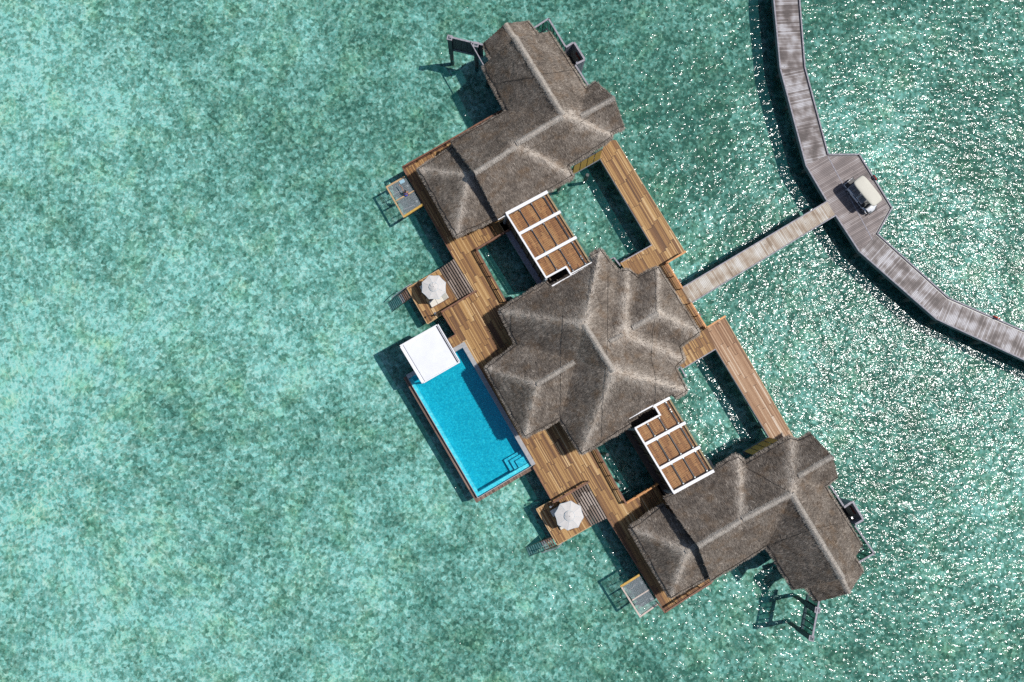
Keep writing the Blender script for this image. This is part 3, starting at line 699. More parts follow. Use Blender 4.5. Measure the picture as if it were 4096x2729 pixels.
# ---- boardwalk
def strip(name, parent, lf, rt, z, m, th=.12):
    """boards laid across: uv x runs along the walk, y across"""
    L = [P(*q, z) for q in lf]; Rr = [P(*q, z) for q in rt]; out = []
    for i in range(len(L)-1):
        a, b, c, d = L[i], L[i+1], Rr[i+1], Rr[i]; ax = ((b-a).normalized()+(c-d).normalized()).normalized()
        mb = MB(); mb.prism([a,b,c,d], z-th); out.append(mb.build(name, m, parent, uvdir=Vector((-ax.y, ax.x, 0))))
    return out
BW = 1.6
tBW = thing('boardwalk', P(3330,800,BW), 'grey weathered boardwalk bending from the top to the right edge of the photo', 'boardwalk')
lf = [(3090,-160),(3094,0),(3120,276),(3223,664),(3320,830),(3435,1006),(3744,1277),(4096,1441),(4300,1536)]
rt = [(3192,-160),(3197,0),(3218,269),(3311,619),(3420,800),(3508,936),(3793,1193),(4096,1326),(4300,1415)]
strip('decking', tBW, lf[:4], rt[:4], BW, M['walk'])
strip('decking', tBW, lf[5:], rt[5:], BW, M['walk'])
ang = (P(3508,936,BW)-P(3311,619,BW))
me_ = MB(); me_.prism(PP([lf[3],lf[4],lf[5],rt[5],rt[3]], BW), BW-.12); me_.build('platform_decking', M['plat'], tBW, uvdir=Vector((-ang.y, ang.x, 0)))
ang = (P(3508,936,BW)-P(3311,619,BW))
me_ = MB(); me_.prism(PP([(3311,619),(3435,619),(3566,833),(3508,936)], BW-.003), BW-.12); me_.build('platform_decking', M['plat'], tBW, uvdir=Vector((-ang.y, ang.x, 0)))
def kerb(parent, px, z, w=.13, h=.14, m=None, fascia=None, name='kerb'):
    pts = PP(px, z); mb = MB()
    for a, b in zip(pts[:-1], pts[1:]):
        dr = (b-a).normalized()
        mb.beam(a+Vector((0,0,h/2)), b+Vector((0,0,h/2))+dr*.03, w, h)
    mb.build(name, m or M['grey_wood'], parent)
    mb = MB()
    for a, b in zip(pts[:-1], pts[1:]): mb.beam(a+Vector((0,0,-.26)), b+Vector((0,0,-.26)), .08, .42)
    mb.build('fascia', fascia or M['fascia'], parent)
kerb(tBW, lf[:4]+[(3307,807)], BW); kerb(tBW, [(3340,861),(3435,1006)]+lf[6:], BW)
kerb(tBW, rt[:4]+[(3435,619),(3566,833),(3508,936)]+rt[6:], BW)
# thin dark strip just inside the outer kerb, standing in for its shadow gap
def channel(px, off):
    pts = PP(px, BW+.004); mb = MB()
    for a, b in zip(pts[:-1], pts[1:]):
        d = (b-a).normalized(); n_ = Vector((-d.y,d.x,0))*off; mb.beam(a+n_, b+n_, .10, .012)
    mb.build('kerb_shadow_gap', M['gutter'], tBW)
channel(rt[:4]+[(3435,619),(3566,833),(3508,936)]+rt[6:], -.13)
# spine batten of the passing place
mb = MB(); a = P(3311,625,BW+.008); b = P(3490,960,BW+.008); mb.beam(a, b, .09, .014); mb.build('batten', M['grey_wood'], tBW)
pl = []
for i in range(0, 10):
    f = i/9; 
for a, b in zip(lf[:-1], lf[1:]):
    n_ = max(1, int(math.hypot(b[0]-a[0], b[1]-a[1])/130))
    for i in range(n_): pl.append((a[0]+(b[0]-a[0])*i/n_+14, a[1]+(b[1]-a[1])*i/n_+6))
for a, b in zip(rt[:-1], rt[1:]):
    n_ = max(1, int(math.hypot(b[0]-a[0], b[1]-a[1])/260))
    for i in range(n_): pl.append((a[0]+(b[0]-a[0])*i/n_-16, a[1]+(b[1]-a[1])*i/n_))
piles(tBW, [q for q in pl if -50 < q[1] < 1480 and q[0] < 4110], BW-.12, r=.2)

tJ = thing('link_jetty', P(3020,1010,2.0), 'narrow pale jetty linking the boardwalk to the villa entrance', 'jetty')
strip('decking', tJ, [(2727,1152),(3308,806)], [(2764,1213),(3342,862)], DZ+.03, M['jetty'])
kerb(tJ, [(2727,1152),(3308,806)], DZ+.03, w=.11, h=.08); kerb(tJ, [(2764,1213),(3342,862)], DZ+.03, w=.11, h=.08, m=M['jetty'] and M['grey_wood'])
piles(tJ, [(2860,1085),(2880,1125),(3000,1000),(3020,1040),(3150,915),(3170,955),(3260,850),(3290,880)], DZ-.1, r=.14)

# ------------------------------------------------------------------ railings
def railing(px, ztop, zfl, label, m, cat='railing', step=1.5, boards=2, wide=.14, grp='timber railings round the decks'):
    pts = PP(px, ztop); mid = sum(pts, Vector())/len(pts)
    t = thing('railing', Vector((mid.x,mid.y,zfl)), label, cat, grp)
    mb = MB()
    for a, b in zip(pts[:-1], pts[1:]): mb.beam(a, b+(b-a).normalized()*.04, wide, .05)
    mb.build('top_rail', m, t)
    for k in range(boards):
        mb = MB(); dz = Vector((0,0,-.30*(k+1)))
        for a, b in zip(pts[:-1], pts[1:]): mb.beam(a+dz, b+dz, .04, .08)
        mb.build('lower_rail', m, t)
    for a, b in zip(pts[:-1], pts[1:]):
        n_ = max(1, round((b-a).length/step))
        for i in range(n_+1):
            if i == 0 and a != pts[0]: continue
            q = a.lerp(b, i/n_); p = MB(); p.box((q.x,q.y,(ztop+zfl-.25)/2-.02), (.085,.085,ztop-zfl+.2), rz=math.atan2((b-a).y,(b-a).x)); p.build('post', m, t)
    return t
railing([(1905,1163),(1766,1248)], 3.0, DZ, 'reddish railing beside the northern broad steps', M['red_wood'])
railing([(2008,441),(1610,668),(1626,698)], 3.0, DZ, 'thin reddish railing along the northern villa seaward edge', M['red_wood'])
railing([(2035,919),(1906,996),(2021,1203)], 2.95, DZ, 'reddish railing round the northern courtyard water', M['red_wood'], step=1.3)
railing([(2388,1797),(2505,2016)], 2.95, DZ, 'reddish railing along the left side of the southern courtyard water', M['red_wood'], step=1.3)
railing([(2506,2014),(2632,1937)], 2.95, DZ, 'orange railing across the lower end of the southern courtyard water', M['orange_wood'], step=1.1)
railing([(2214,2010),(2355,1928)], 3.0, DZ, 'reddish railing beside the southern broad steps', M['red_wood'])
railing([(2634,2418),(2660,2450),(2852,2324)], 3.0, DZ, 'thin reddish railing along the southern villa lower edge', M['red_wood'])
railing([(2744,1006),(2668,1052),(2729,1152)], 3.0, DZ, 'orange railing above the jetty by the villa entrance', M['orange_wood'], step=1.4, wide=.17)
railing([(2764,1211),(2826,1312),(2901,1265)], 3.0, DZ, 'orange railing below the jetty by the villa entrance', M['orange_wood'], step=1.4, wide=.17)

# ------------------------------------------------------------------ swimming ladders
def swim_stairs(tl, tr, bl, br, hand, label):
    a0, a1 = P(*tl,.95), P(*tr,.95); b0, b1 = P(*bl,-1.25), P(*br,-1.25)
    t = thing('swim_stairs', (a0+a1)/2, label, 'stairs', 'stairs into the lagoon')
    n = 13
    for i in range(1, n):
        f = i/n; c0, c1 = a0.lerp(b0,f), a1.lerp(b1,f); dr = (b0-a0); dr.z = 0; dr = dr.normalized()*.075
        mb = MB(); mb.hexa([c0-dr-Vector((0,0,.04)), c1-dr-Vector((0,0,.04)), c1+dr-Vector((0,0,.04)), c0+dr-Vector((0,0,.04))],[c0-dr, c1-dr, c1+dr, c0+dr])
        mb.build('tread', M['tread_dry'] if i < 4 else M['tread'], t)
    for q0, q1 in ((a0,b0),(a1,b1)):
        mb = MB(); mb.beam(q0-Vector((0,0,.06)), q1-Vector((0,0,.06)), .06, .20); mb.build('stringer', M['tread_dry'], t)
    h = [P(*q) for q in hand]; mb = MB()
    for q0, q1 in zip(h[:-1], h[1:]): mb.beam(q0, q1, .07, .05)
    for q in h[1:]: mb.cyl(q-Vector((0,0,.95)), q, .025, n=6)
    mb.build('handrail', M['grey_wood'], t)
swim_stairs((1627,1157),(1645,1188),(1549,1216),(1565,1250), [(1645,1136,1.85),(1622,1150,1.85),(1566,1193,.75)], 'stairs leading into the lagoon from the northern swim deck')
swim_stairs((2209,2148),(2230,2183),(2098,2192),(2112,2227), [(2251,2170,1.85),(2233,2190,1.85),(2167,2212,.9)], 'stairs leading into the lagoon from the southern swim deck')

# ------------------------------------------------------------------ pool
WZ = 1.93
def tile():
    m, n, l, b = mat('turquoise pool mosaic'); k = N(m.node_tree); p = k.geo()
    q = k.map(p, rot=(0,0,-math.atan2(va.y,va.x))); c = k.white(k.vmath('FLOOR', k.vmath('MULTIPLY', q, (9,9,9)), (0,0,0)))
    c2 = k.noise(p, 1.2, 3); v = k.math('ADD', k.math('MULTIPLY', c, .5), k.math('MULTIPLY', c2, .45))
    l.new(k.ramp(v, [(.1,(.015,.35,.44)),(.5,(.03,.45,.545)),(.9,(.10,.60,.70))]), b.inputs['Base Color']); b.inputs['Roughness'].default_value = .5
    return m
M['tile'] = tile()
M['tile_mid'] = plain('light blue step mosaic', (.30,.66,.76), .5, .2, 8.)
M['tile_pale'] = plain('pale blue ledge mosaic', (.85,.90,.96), .5, .12, 8.)
def pool_water():
    m, n, l, b = mat('pool water'); k = N(m.node_tree); out = n['Material Output']; n.remove(b); p = k.geo()
    h = k.math('ADD', k.math('MULTIPLY', k.noise(p, 4.0, 2), .012), k.math('MULTIPLY', k.noise(p, 9.0, 1), .006))
    nm = k.bump(h, 1.0, 1.0)
    tr = n.new('ShaderNodeBsdfTransparent'); tr.inputs[0].default_value = (.33,.86,.95,1)
    # noise in the tint paints the light that ripples would focus and thin
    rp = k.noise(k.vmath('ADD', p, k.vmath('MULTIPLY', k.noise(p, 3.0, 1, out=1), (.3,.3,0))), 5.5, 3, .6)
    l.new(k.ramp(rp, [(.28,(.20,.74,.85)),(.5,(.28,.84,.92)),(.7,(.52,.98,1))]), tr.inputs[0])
    gl = n.new('ShaderNodeBsdfGlossy'); gl.inputs['Roughness'].default_value = .03; l.new(nm, gl.inputs['Normal'])
    fr = n.new('ShaderNodeFresnel'); fr.inputs[0].default_value = 1.33; l.new(nm, fr.inputs['Normal'])
    mx = n.new('ShaderNodeMixShader'); l.new(fr.outputs[0], mx.inputs[0]); l.new(tr.outputs[0], mx.inputs[1]); l.new(gl.outputs[0], mx.inputs[2]); l.new(mx.outputs[0], out.inputs[0])
    return m
tP = thing('swimming_pool', P(1880,1690,WZ), 'bright turquoise infinity pool with corner steps and grey stone coping', 'pool')
wq = PP([(1633,1516),(1851,1391),(2127,1865),(1911,1992)], WZ)   # NW-left, top, right, bottom
nw, tp_, rg_, bt = wq
def at_z(v, z): return Vector((v.x, v.y, z))
def lerp2(u, v, z): return at_z(nw.lerp(tp_, u).lerp(bt.lerp(rg_, u), v), z)
FZ = .55
mb = MB()
mb.add([lerp2(0,0,FZ),lerp2(1,0,FZ),lerp2(1,1,FZ),lerp2(0,1,FZ)], [(0,1,2,3)])
cs = [(0,0),(1,0),(1,1),(0,1)]
for i in range(4):
    a, b = cs[i], cs[(i+1)%4]
    mb.add([lerp2(*a,FZ), lerp2(*b,FZ), lerp2(*b,WZ+.02 if i < 2 else WZ-.005), lerp2(*a,WZ+.02 if i < 2 else WZ-.005)], [(0,1,2,3)])
mb.build('basin', M['tile'], tP)
def pool_box(u0,u1,v0,v1,z0,z1,name,m):
    mb = MB(); t_ = [lerp2(u0,v0,z1),lerp2(u1,v0,z1),lerp2(u1,v1,z1),lerp2(u0,v1,z1)]; mb.prism(t_, z0); return mb.build(name, m, tP)
pool_box(.002,.05,.002,.998,FZ+.002,1.62,'ledge',M['tile_pale']); pool_box(.051,.998,.968,.998,FZ+.002,1.62,'ledge',M['tile_pale'])
pool_box(.66,.998,.865,.967,FZ+.002,.95,'step',M['tile_mid']); pool_box(.735,.998,.888,.966,.95,1.28,'step',M['tile_mid']); pool_box(.81,.998,.910,.965,1.28,1.55,'step',M['tile_mid'])
pw = MB(); pw.add([lerp2(0,0,WZ),lerp2(1,0,WZ),lerp2(1,1,WZ),lerp2(0,1,WZ)], [(0,1,2,3)]); pw.build('pool_water', pool_water(), tP)
# coping on the two deck sides
mb = MB(); cp = PP([(1851,1391),(2127,1865),(2138,1861),(1858,1379)], DZ+.01); mb.prism(cp, DZ-.3)
cw = .42; ud = (tp_-nw).normalized(); vd_ = (bt-nw).normalized()
mb = MB()
mb.prism([at_z(tp_, DZ+.012), at_z(tp_+ud*cw-vd_*cw, DZ+.012), at_z(rg_+ud*cw, DZ+.012), at_z(rg_, DZ+.012)], DZ-.3)
mb.prism([at_z(nw, DZ+.010), at_z(nw-vd_*cw, DZ+.010), at_z(tp_+ud*cw-vd_*cw, DZ+.010), at_z(tp_, DZ+.010)], DZ-.3)
mb.build('coping', M['stone'], tP)
# thin white lip, lower overflow channel and timber skirt on the two sea sides
mb = MB()
for a, b in ((nw,bt),(bt,rg_)): mb.beam(at_z(a,WZ-.04), at_z(b,WZ-.04), .06, .09)
mb.build('overflow_lip', M['stone'], tP)
o1 = -ud*.38; o2 = vd_*.38
mb = MB()
mb.prism([at_z(nw-vd_*.35,1.55)-ud*.04, at_z(nw-vd_*.35,1.55)+o1, at_z(bt,1.55)+o1+o2, at_z(bt,1.55)-ud*.04+vd_*.04], .35)
mb.prism([at_z(bt,1.55)-ud*.04+vd_*.04, at_z(bt,1.55)+o1+o2, at_z(rg_,1.55)+o2, at_z(rg_,1.55)+vd_*.04], .35)
mb.build('timber_skirt', planks('brown pool skirt boards', [(.0,(.07,.04,.03)),(.5,(.18,.11,.08)),(1,(.32,.22,.17))], w=.13, L=3, group=1), tP, uvdir=va)
for k in range(5):
    a = lerp2(.12, .1+.2*k, 0); p = MB(); p.cyl((a.x,a.y,SB-.2),(a.x,a.y,.5),.2,n=10); p.build('pile', M['pile'], tP)
    a = lerp2(.85, .1+.2*k, 0); p = MB(); p.cyl((a.x,a.y,SB-.2),(a.x,a.y,.5),.2,n=10); p.build('pile', M['pile'], tP)

# ---- white flat canopy over the pool end
tK = thing('sun_canopy', P(1720,1416,DZ), 'white flat square canopy over the top end of the pool', 'canopy')
kz = 4.9; kq = PP([(1600,1384),(1752,1298),(1840,1448),(1690,1534)], kz)
mb = MB(); mb.prism([v-Vector((0,0,.03)) for v in kq], kz-.25); mb.build('roof_slab', M['white_roof'], tK)
mb = MB()
for i in range(4):
    a, b = kq[i], kq[(i+1)%4]; dr = (b-a).normalized(); mb.beam(a+Vector((0,0,.01)), b+Vector((0,0,.01))-dr*.1, .10, .13)
mb.build('rim', M['white'], tK)
e0 = kq[1].lerp(kq[0], .05); e1 = kq[2].lerp(kq[3], .05); mb = MB(); mb.beam(e0+Vector((0,0,-.01)), e1+Vector((0,0,-.01)), .10, .05); mb.build('gutter', M['gutter'], tK)
e0 = kq[0].lerp(kq[1], .07); e1 = kq[3].lerp(kq[2], .07); mb = MB(); mb.beam(e0+Vector((0,0,-.02)), e1+Vector((0,0,-.02)), .03, .05); mb.build('gutter', M['metal'], tK)
cen = sum(kq, Vector())/4
for v in kq:
    q = v.lerp(cen, .10); mb = MB(); mb.box((q.x,q.y,(kz-.25+1.2)/2), (.16,.16,kz-.25-1.2), rz=math.atan2(ua.y,ua.x)); mb.build('post', M['white'], tK)
tD = thing('lounge_platform', P(1700,1450,DZ), 'small timber platform under the white canopy', 'platform')
poly_board('decking', [(1660,1390),(1788,1358),(1815,1401),(1688,1472),(1650,1440)], DZ-.01, .12, M['deck'], va, tD)
piles(tD, [(1700,1400),(1720,1440)], DZ-.13)

# ------------------------------------------------------------------ glazed slatted corridors
def corridor(o, ue, ve, bays, beams, notch, label, zt=5.15):
    O = P(*o, zt); U = P(*ue, zt)-O; V = P(*ve, zt)-O; un = U.normalized(); vn = V.normalized(); LU = U.length; LV = V.length
    q = lambda u, v, z: Vector(((O+U*u+V*v).x, (O+U*u+V*v).y, z))
    t = thing('covered_corridor', q(.5,.5,DZ), label, 'corridor', 'slatted corridors between the villas')
    vmin = min(b[2] for b in bays); vmax = max(b[3] for b in bays)
    # cedar slats, one panel per bay
    for (u0,u1,v0,v1) in bays:
        mb = MB(); n_ = int((u1-u0)*LU/.112)
        for i in range(n_):
            f = u0+(u1-u0)*(i+.5)/n_; mb.beam(q(f,v0,zt-.42), q(f,v1,zt-.42), .078, .05)
        for kk in range(3):
            ff = v0+(v1-v0)*(.5+.02*kk)+.0; fa = u0+(u1-u0)*kk/3; mb.beam(q(fa+.01,ff,zt-.385), q(fa+(u1-u0)/3-.03,ff,zt-.385), .05, .02)
        mb.build('slat_panel', M['slat'], t, uvdir=vn)
        mb = MB(); mb.prism([q(u0,v0,zt-.50),q(u1,v0,zt-.50),q(u1,v1,zt-.50),q(u0,v1,zt-.50)], zt-.54); mb.build('ceiling', M['wall_wood'], t)
    # white beams across and along
    for (v, w, u0, u1) in beams:
        mb = MB(); mb.beam(q(u0,v,zt), q(u1,v,zt), w, .22); mb.build('beam', M['white'], t)
    for (u, v0, v1, w) in notch[0]:
        mb = MB(); mb.beam(q(u,v0,zt-.012), q(u,v1,zt-.012), w, .22); mb.build('beam', M['white'], t)
    # dark glazing bars with a bright clamp at each end
    for (u0,u1,v0,v1) in bays:
        for f in (.30,.585,.885):
            if not (u0 < f < u1): continue
            mb = MB(); mb.beam(q(f,v0+.005,zt-.30), q(f,v1-.005,zt-.30), .085, .06); g = mb.build('glazing_bar', M['gutter'], t)
            mb = MB()
            for v in (v0+.016, v1-.016): mb.box(q(f,v,zt-.2), (.12,.12,.07), rz=math.atan2(un.y,un.x))
            mb.build('clamp', M['metal'], g)
    vs = [b[2] for b in bays]
    for (u0,u1,v0,v1) in bays:
        mb = MB(); mb.add([q(u0,v0,zt-.02),q(u1,v0,zt-.02),q(u1,v1,zt-.02),q(u0,v1,zt-.02)], [(0,1,2,3)]); mb.build('glass_pane', M['glass'], t)
    mb = MB(); mb.add([q(1.0,vmin,zt-.02),q(1.055,vmin,zt-.02),q(1.055,vmax,zt-.02),q(1.0,vmax,zt-.02)], [(0,1,2,3)]); mb.build('glass_eave', M['glass_edge'], t)
    mb = MB(); mb.beam(q(.985,vmin,zt-.25), q(.985,vmax,zt-.25), .16, .14); mb.build('edge_beam', M['pine'], t)
    # floor, ledge and plank walls
    mb = MB(); mb.prism([q(.0,-.06,DZ+.03),q(.97,-.12,DZ+.03),q(.97,1.12,DZ+.03),q(.0,1.05,DZ+.03)], DZ-.2); mb.build('floor', M['wall_wood'], t)
    mb = MB(); mb.prism([q(-.125,-.02,DZ+.0),q(-.002,-.02,DZ+.0),q(-.002,1.06,DZ+.0),q(-.125,1.06,DZ+.0)], DZ-.25); mb.build('ledge', M['grey_wood'] if notch[1] else M['wall_wood'], t)
    for uu in (.02, .96):
        mb = MB(); mb.beam(q(uu,.0,(zt+DZ)/2-.3), q(uu,1.0,(zt+DZ)/2-.3), .08, zt-DZ-.55); mb.build('plank_wall', M['wall_wood'], t)
    for v in (.12,.27,.42,.57,.72,.87):
        mb = MB(); mb.beam(q(-.012,v,DZ), q(-.012,v,zt-.25), .07, .12, up=vn); mb.build('stud', M['wall_wood'], t)
    for v in (.01,1.0):
        mb = MB(); mb.beam(q(-.03,v,DZ-.2), q(-.0,v,zt-.1), .22, .22, up=vn); mb.build('column', M['pile_top'], t)
    for v in (.1,.5,.9):
        for u in (.1,.9):
            a = q(u,v,0); mb = MB(); mb.cyl((a.x,a.y,SB-.2),(a.x,a.y,DZ-.2),.17,n=10); mb.build('pile', M['pile'], t)
    return t, q
corridor((2024,857),(2190,768),(2184,1115), [(0,.985,.02,.30),(0,.985,.33,.695),(0,.985,.73,.975),(.50,.985,.975,1.09)],
    [(.0,.30,-.0,1.0),(.315,.27,0,1.01),(.712,.27,0,1.01),(.99,.17,0,.50),(1.125,.13,.02,1.03),(1.10,.10,.50,1.0)],
    ([(.012,-.0,1.0,.16),(.49,.99,1.12,.15)], True), 'slatted glass roofed corridor between the northern and central villas')
corridor((2539,1714),(2701,1627),(2694,1974), [(.62,.985,-.12,.02),(0,.985,.02,.235),(0,.985,.265,.61),(0,.985,.64,.97)],
    [(.0,.17,0,.64),(.25,.27,0,1.01),(.625,.27,0,1.01),(.99,.28,0,1.0),(-.14,.24,.58,.99),(-.155,.12,-.10,.60)],
    ([(.012,0,1.0,.16),(.62,-.14,.0,.17)], False), 'slatted glass roofed corridor between the central and southern villas')
# white verge strips where the corridors meet the thatch
for (a, b, z, lab) in (((1993,879),(2026,860),4.95,'short white flashing strip where the northern corridor meets the thatch'), ((2655,1995),(2694,1972),4.95,'short white flashing strip where the southern corridor meets the thatch')):
    mb = MB(); mb.beam(P(*a,z), P(*b,z), .09, .12); tag(mb.build('flashing_strip', M['white']), lab, 'flashing')

# ------------------------------------------------------------------ grey privacy fences and shower boxes
def fence(px, ztop, label, slats=True, zlow=2.1):
    pts = PP(px, ztop); t = thing('privacy_fence', at_z(sum(pts, Vector())/len(pts), zlow), label, 'fence', 'grey privacy fences by the bathrooms')
    mb = MB()
    for a, b in zip(pts[:-1], pts[1:]): mb.beam(a, b+(b-a).normalized()*.06, .16, .06)
    mb.build('top_rail', M['grey_wood'], t)
    mb = MB()
    for a, b in zip(pts[:-1], pts[1:]): mb.beam(at_z(a,zlow), at_z(b,zlow), .10, .16)
    mb.build('bottom_rail', M['dark_wood'], t)
    for a, b in zip(pts[:-1], pts[1:]):
        n_ = max(2, round((b-a).length/.55))
        for i in range(n_+1):
            q = a.lerp(b, i/n_); p = MB(); p.box((q.x,q.y,(ztop+zlow)/2), (.06,.06,ztop-zlow), rz=math.atan2((b-a).y,(b-a).x)); p.build('baluster', M['dark_wood'], t)
        p = MB(); d = (b-a).normalized(); p.beam(at_z(a+d*.1,(ztop+zlow)/2), at_z(b-d*.1,(ztop+zlow)/2), .012, ztop-zlow-.3); p.build('panel', M['screen'], t)
    for q in (pts[0], pts[-1]):
        p = MB(); p.cyl((q.x,q.y,SB-.2),(q.x,q.y,zlow),.09,n=8); p.build('pile', M['pile'], t)
    return t
ZF = 4.2
fence([(2135,113),(2194,75),(2262,187)], ZF, 'grey fence wrapping the far end of the northern villa')
fence([(2301,260),(2355,345)], ZF, 'short grey fence between shower box and porch of the northern villa')
fence([(3318,1938),(3374,2024)], ZF, 'short grey fence between porch and shower box of the southern villa')
fence([(3420,2103),(3497,2214),(3430,2252)], ZF, 'grey fence wrapping the far end of the southern villa')
def shower(px, label, matside):
    pts = PP(px, ZF+.1); t = thing('shower_enclosure', at_z(sum(pts, Vector())/4, 1.4), label, 'enclosure', 'outdoor shower boxes')
    for i in range(3):
        a, b = pts[i], pts[i+1]; d = (b-a).normalized(); mb = MB(); mb.beam(at_z(a,2.75), at_z(b,2.75)-d*.06, .10, 2.9)
        w = mb.build('wall', planks('grey shower cladding %d' % i, [(0,(.10,.10,.13)),(.5,(.24,.24,.29)),(1,(.42,.42,.47))], w=.5, L=9, group=1), t, uvdir=va)
        mb = MB(); mb.beam(a+Vector((0,0,.0)), b-d*.09, .19, .05); mb.build('cap', M['grey_wood'], w)
    mb = MB(); fl = [at_z(v,1.5) for v in pts]; c_ = sum(fl, Vector())/4
    mb.prism([fl[0].lerp(c_,.05), fl[1].lerp(c_,.05), fl[2].lerp(c_,.05), fl[3].lerp(c_,.05)], 1.35); mb.build('floor', M['dark_wood'], t)
    # red mat hung on the inner long wall
    a, b = pts[1], pts[2]; d = (b-a).normalized(); nn = Vector((-d.y,d.x,0))
    if nn.dot(c_-a) < 0: nn = -nn
    m0 = a.lerp(b,.32)+nn*.09; m1 = a.lerp(b,.72)+nn*.09
    mb = MB(); mb.beam(at_z(m0,3.35), at_z(m1,3.35), .04, .5); mb.build('red_mat', M['red_mat'], t)
    q = a.lerp(b,.8)+nn*.3; mb = MB(); mb.cyl((q.x,q.y,1.5),(q.x,q.y,3.5),.02,n=6); mb.cyl((q.x,q.y,3.5),q+nn*.25-Vector((0,0,q.z-3.5)),.02,n=6); mb.cyl(at_z(q+nn*.25,3.44),at_z(q+nn*.25,3.5),.11,n=12); mb.build('shower_head', M['metal'], t)
shower([(2263,189),(2296,169),(2340,239),(2302,258)], 'grey boarded shower box on the right of the northern villa', 1)
shower([(3376,2030),(3410,2006),(3454,2079),(3418,2100)], 'grey boarded shower box on the right of the southern villa', 1)

def screen(p0, p1, pil, label, wall, extra=None):
    zt = 4.7; a, b = P(*p0, zt), P(*p1, zt)
    t = thing('privacy_screen', at_z((a+b)/2, 2.0), label, 'screen', 'privacy screens standing in the lagoon')
    d = (b-a).normalized(); ang_ = math.atan2(d.y, d.x)
    mb = MB(); mb.beam(a, b, .16, .10); mb.build('top_beam', M['grey_wood'], t)
    mb = MB(); mb.beam(at_z(a,2.2), at_z(b,2.2), .20, .34); mb.build('bottom_beam', M['fascia'], t)
    mb = MB(); mb.beam(at_z(a,3.4), at_z(b,3.4), .05, 2.3); mb.build('panel', wall, t)
    n_ = 6
    for i in range(1, n_):
        q = a.lerp(b, i/n_); mb = MB(); mb.box((q.x,q.y,3.5), (.08,.12,2.3), rz=ang_); mb.build('batten', M['dark_wood'], t)
    for s in pil:
        q = P(*s, zt); mb = MB(); mb.box((q.x,q.y,(zt-.02+1.4)/2), (.40,.36,zt-.02-1.4), rz=ang_); po = mb.build('pillar', plain('teal grey pillar', (.05,.085,.095), .6, .2), t)
        mb = MB()
        for i, j, L in ((0,1,.5),(0,-1,.5),(1,0,.46),(-1,0,.46)):
            off = Matrix.Rotation(ang_,4,'Z') @ Vector((i*.21, j*.20, 0)); w_ = (.10,.5,.06) if i else (.5,.10,.055)
            mb.box(q+off, w_, rz=ang_)
        mb.build('cap', M['grey_wood'], po)
        mb = MB(); mb.cyl((q.x,q.y,SB-.2),(q.x,q.y,1.4),.2,n=12); mb.build('pile', M['pile'], po)
    if extra:
        mb = MB(); mb.beam(P(*extra[0],zt), P(*extra[1],zt), .09, .10); mb.build('brace', M['grey_wood'], t)
    return t
screen((1797,148),(1932,180),[(1799,151),(1904,178)], 'dark boarded screen on pillars left of the northern villa end', M['dark_wood'], ((1882,168),(1938,268)))
screen((3276,2405),(3249,2552),[(3270,2441),(3246,2554)], 'open framed screen on pillars below the southern villa end', M['screen'])

# small grey gates at the entrance side
for (a, b, lab) in (((2455,1030),(2481,1063),'small grey gate frame beside the northern end of the central villa'), ((2722,1468),(2744,1508),'small grey gate frame at the lower right edge of the central villa')):
    A = P(*a,3.9); B = P(*b,3.9); t = thing('gate_frame', at_z((A+B)/2,DZ), lab, 'gate', 'small grey gate frames')
    mb = MB(); mb.beam(A, B, .14, .06); mb.beam(A, A-ua*.35, .08, .06); mb.build('top_rail', M['grey_wood'], t)
    for q in (A, B):
        mb = MB(); mb.box((q.x,q.y,2.8), (.08,.08,2.1)); mb.build('post', M['grey_wood'], t)
    mb = MB(); mb.beam(at_z(A,2.9), at_z(B,2.9), .02, 1.6); mb.build('panel', M['screen'], t)

# ------------------------------------------------------------------ overwater nets
def net(px, midp, yel, m, label, sag):
    z = 1.95; A, B, Cc, D = PP(px, z)       # A outer-top, B deck-top, Cc deck-bottom, D outer-bottom
    t = thing('overwater_net', (A+B+Cc+D)/4, label, 'hammock net', 'overwater hammock nets')
    ed = [(A,B),(B,Cc),(Cc,D),(D,A)]
    for i, (p, q) in enumerate(ed):
        if i == 1: continue
        dr = (q-p).normalized(); mb = MB(); w = .15 if i != yel else .2
        mb.beam(p-dr*.07, q-dr*.07, w, .20); mb.build('frame_beam', M['yellow'] if i == yel else m, t)
    E, G = PP(midp, z-.01); mb = MB(); mb.beam(E, G, .11, .16); mb.build('frame_beam', m, t)
    for (a, b, c, d) in ((A,B,G,E),(E,G,Cc,D)):
        mb = MB(); ins = lambda u, v: a.lerp(b,.04+.92*u).lerp(d.lerp(c,.04+.92*u),.05+.90*v)
        nu = int((b-a).length/.105); nv_ = int((d-a).length/.105); sg = lambda u, v: Vector((0,0,-sag*math.sin(math.pi*u)*math.sin(math.pi*v)+.03))
        for i in range(nu+1):
            for j in range(6):
                u = i/nu; mb.beam(ins(u,j/6)+sg(u,j/6), ins(u,(j+1)/6)+sg(u,(j+1)/6), .018, .014)
        for i in range(nv_+1):
            for j in range(6):
                v = i/nv_; mb.beam(ins(j/6,v)+sg(j/6,v), ins((j+1)/6,v)+sg((j+1)/6,v), .018, .014)
        mb.build('net', M['net'], t)
    for f in (.25,.8):
        q = B.lerp(Cc,f).lerp(A.lerp(D,f),.12); mb = MB(); mb.cyl((q.x,q.y,SB-.2),(q.x,q.y,z-.2),.13,n=10); mb.build('pile', M['pile_top'], t)
        mb = MB(); mb.beam(at_z(q,.7), at_z(B.lerp(Cc,f).lerp(A.lerp(D,f),.85),z-.15), .06, .08); mb.build('brace', M['grey_wood'], t)
    return t, (A,B,Cc,D,E,G)
net([(1547,749),(1622,707),(1690,820),(1615,868)], [(1585,804),(1657,764)], 2, M['pine'], 'hammock net with a person on it, left of the northern villa', .10)
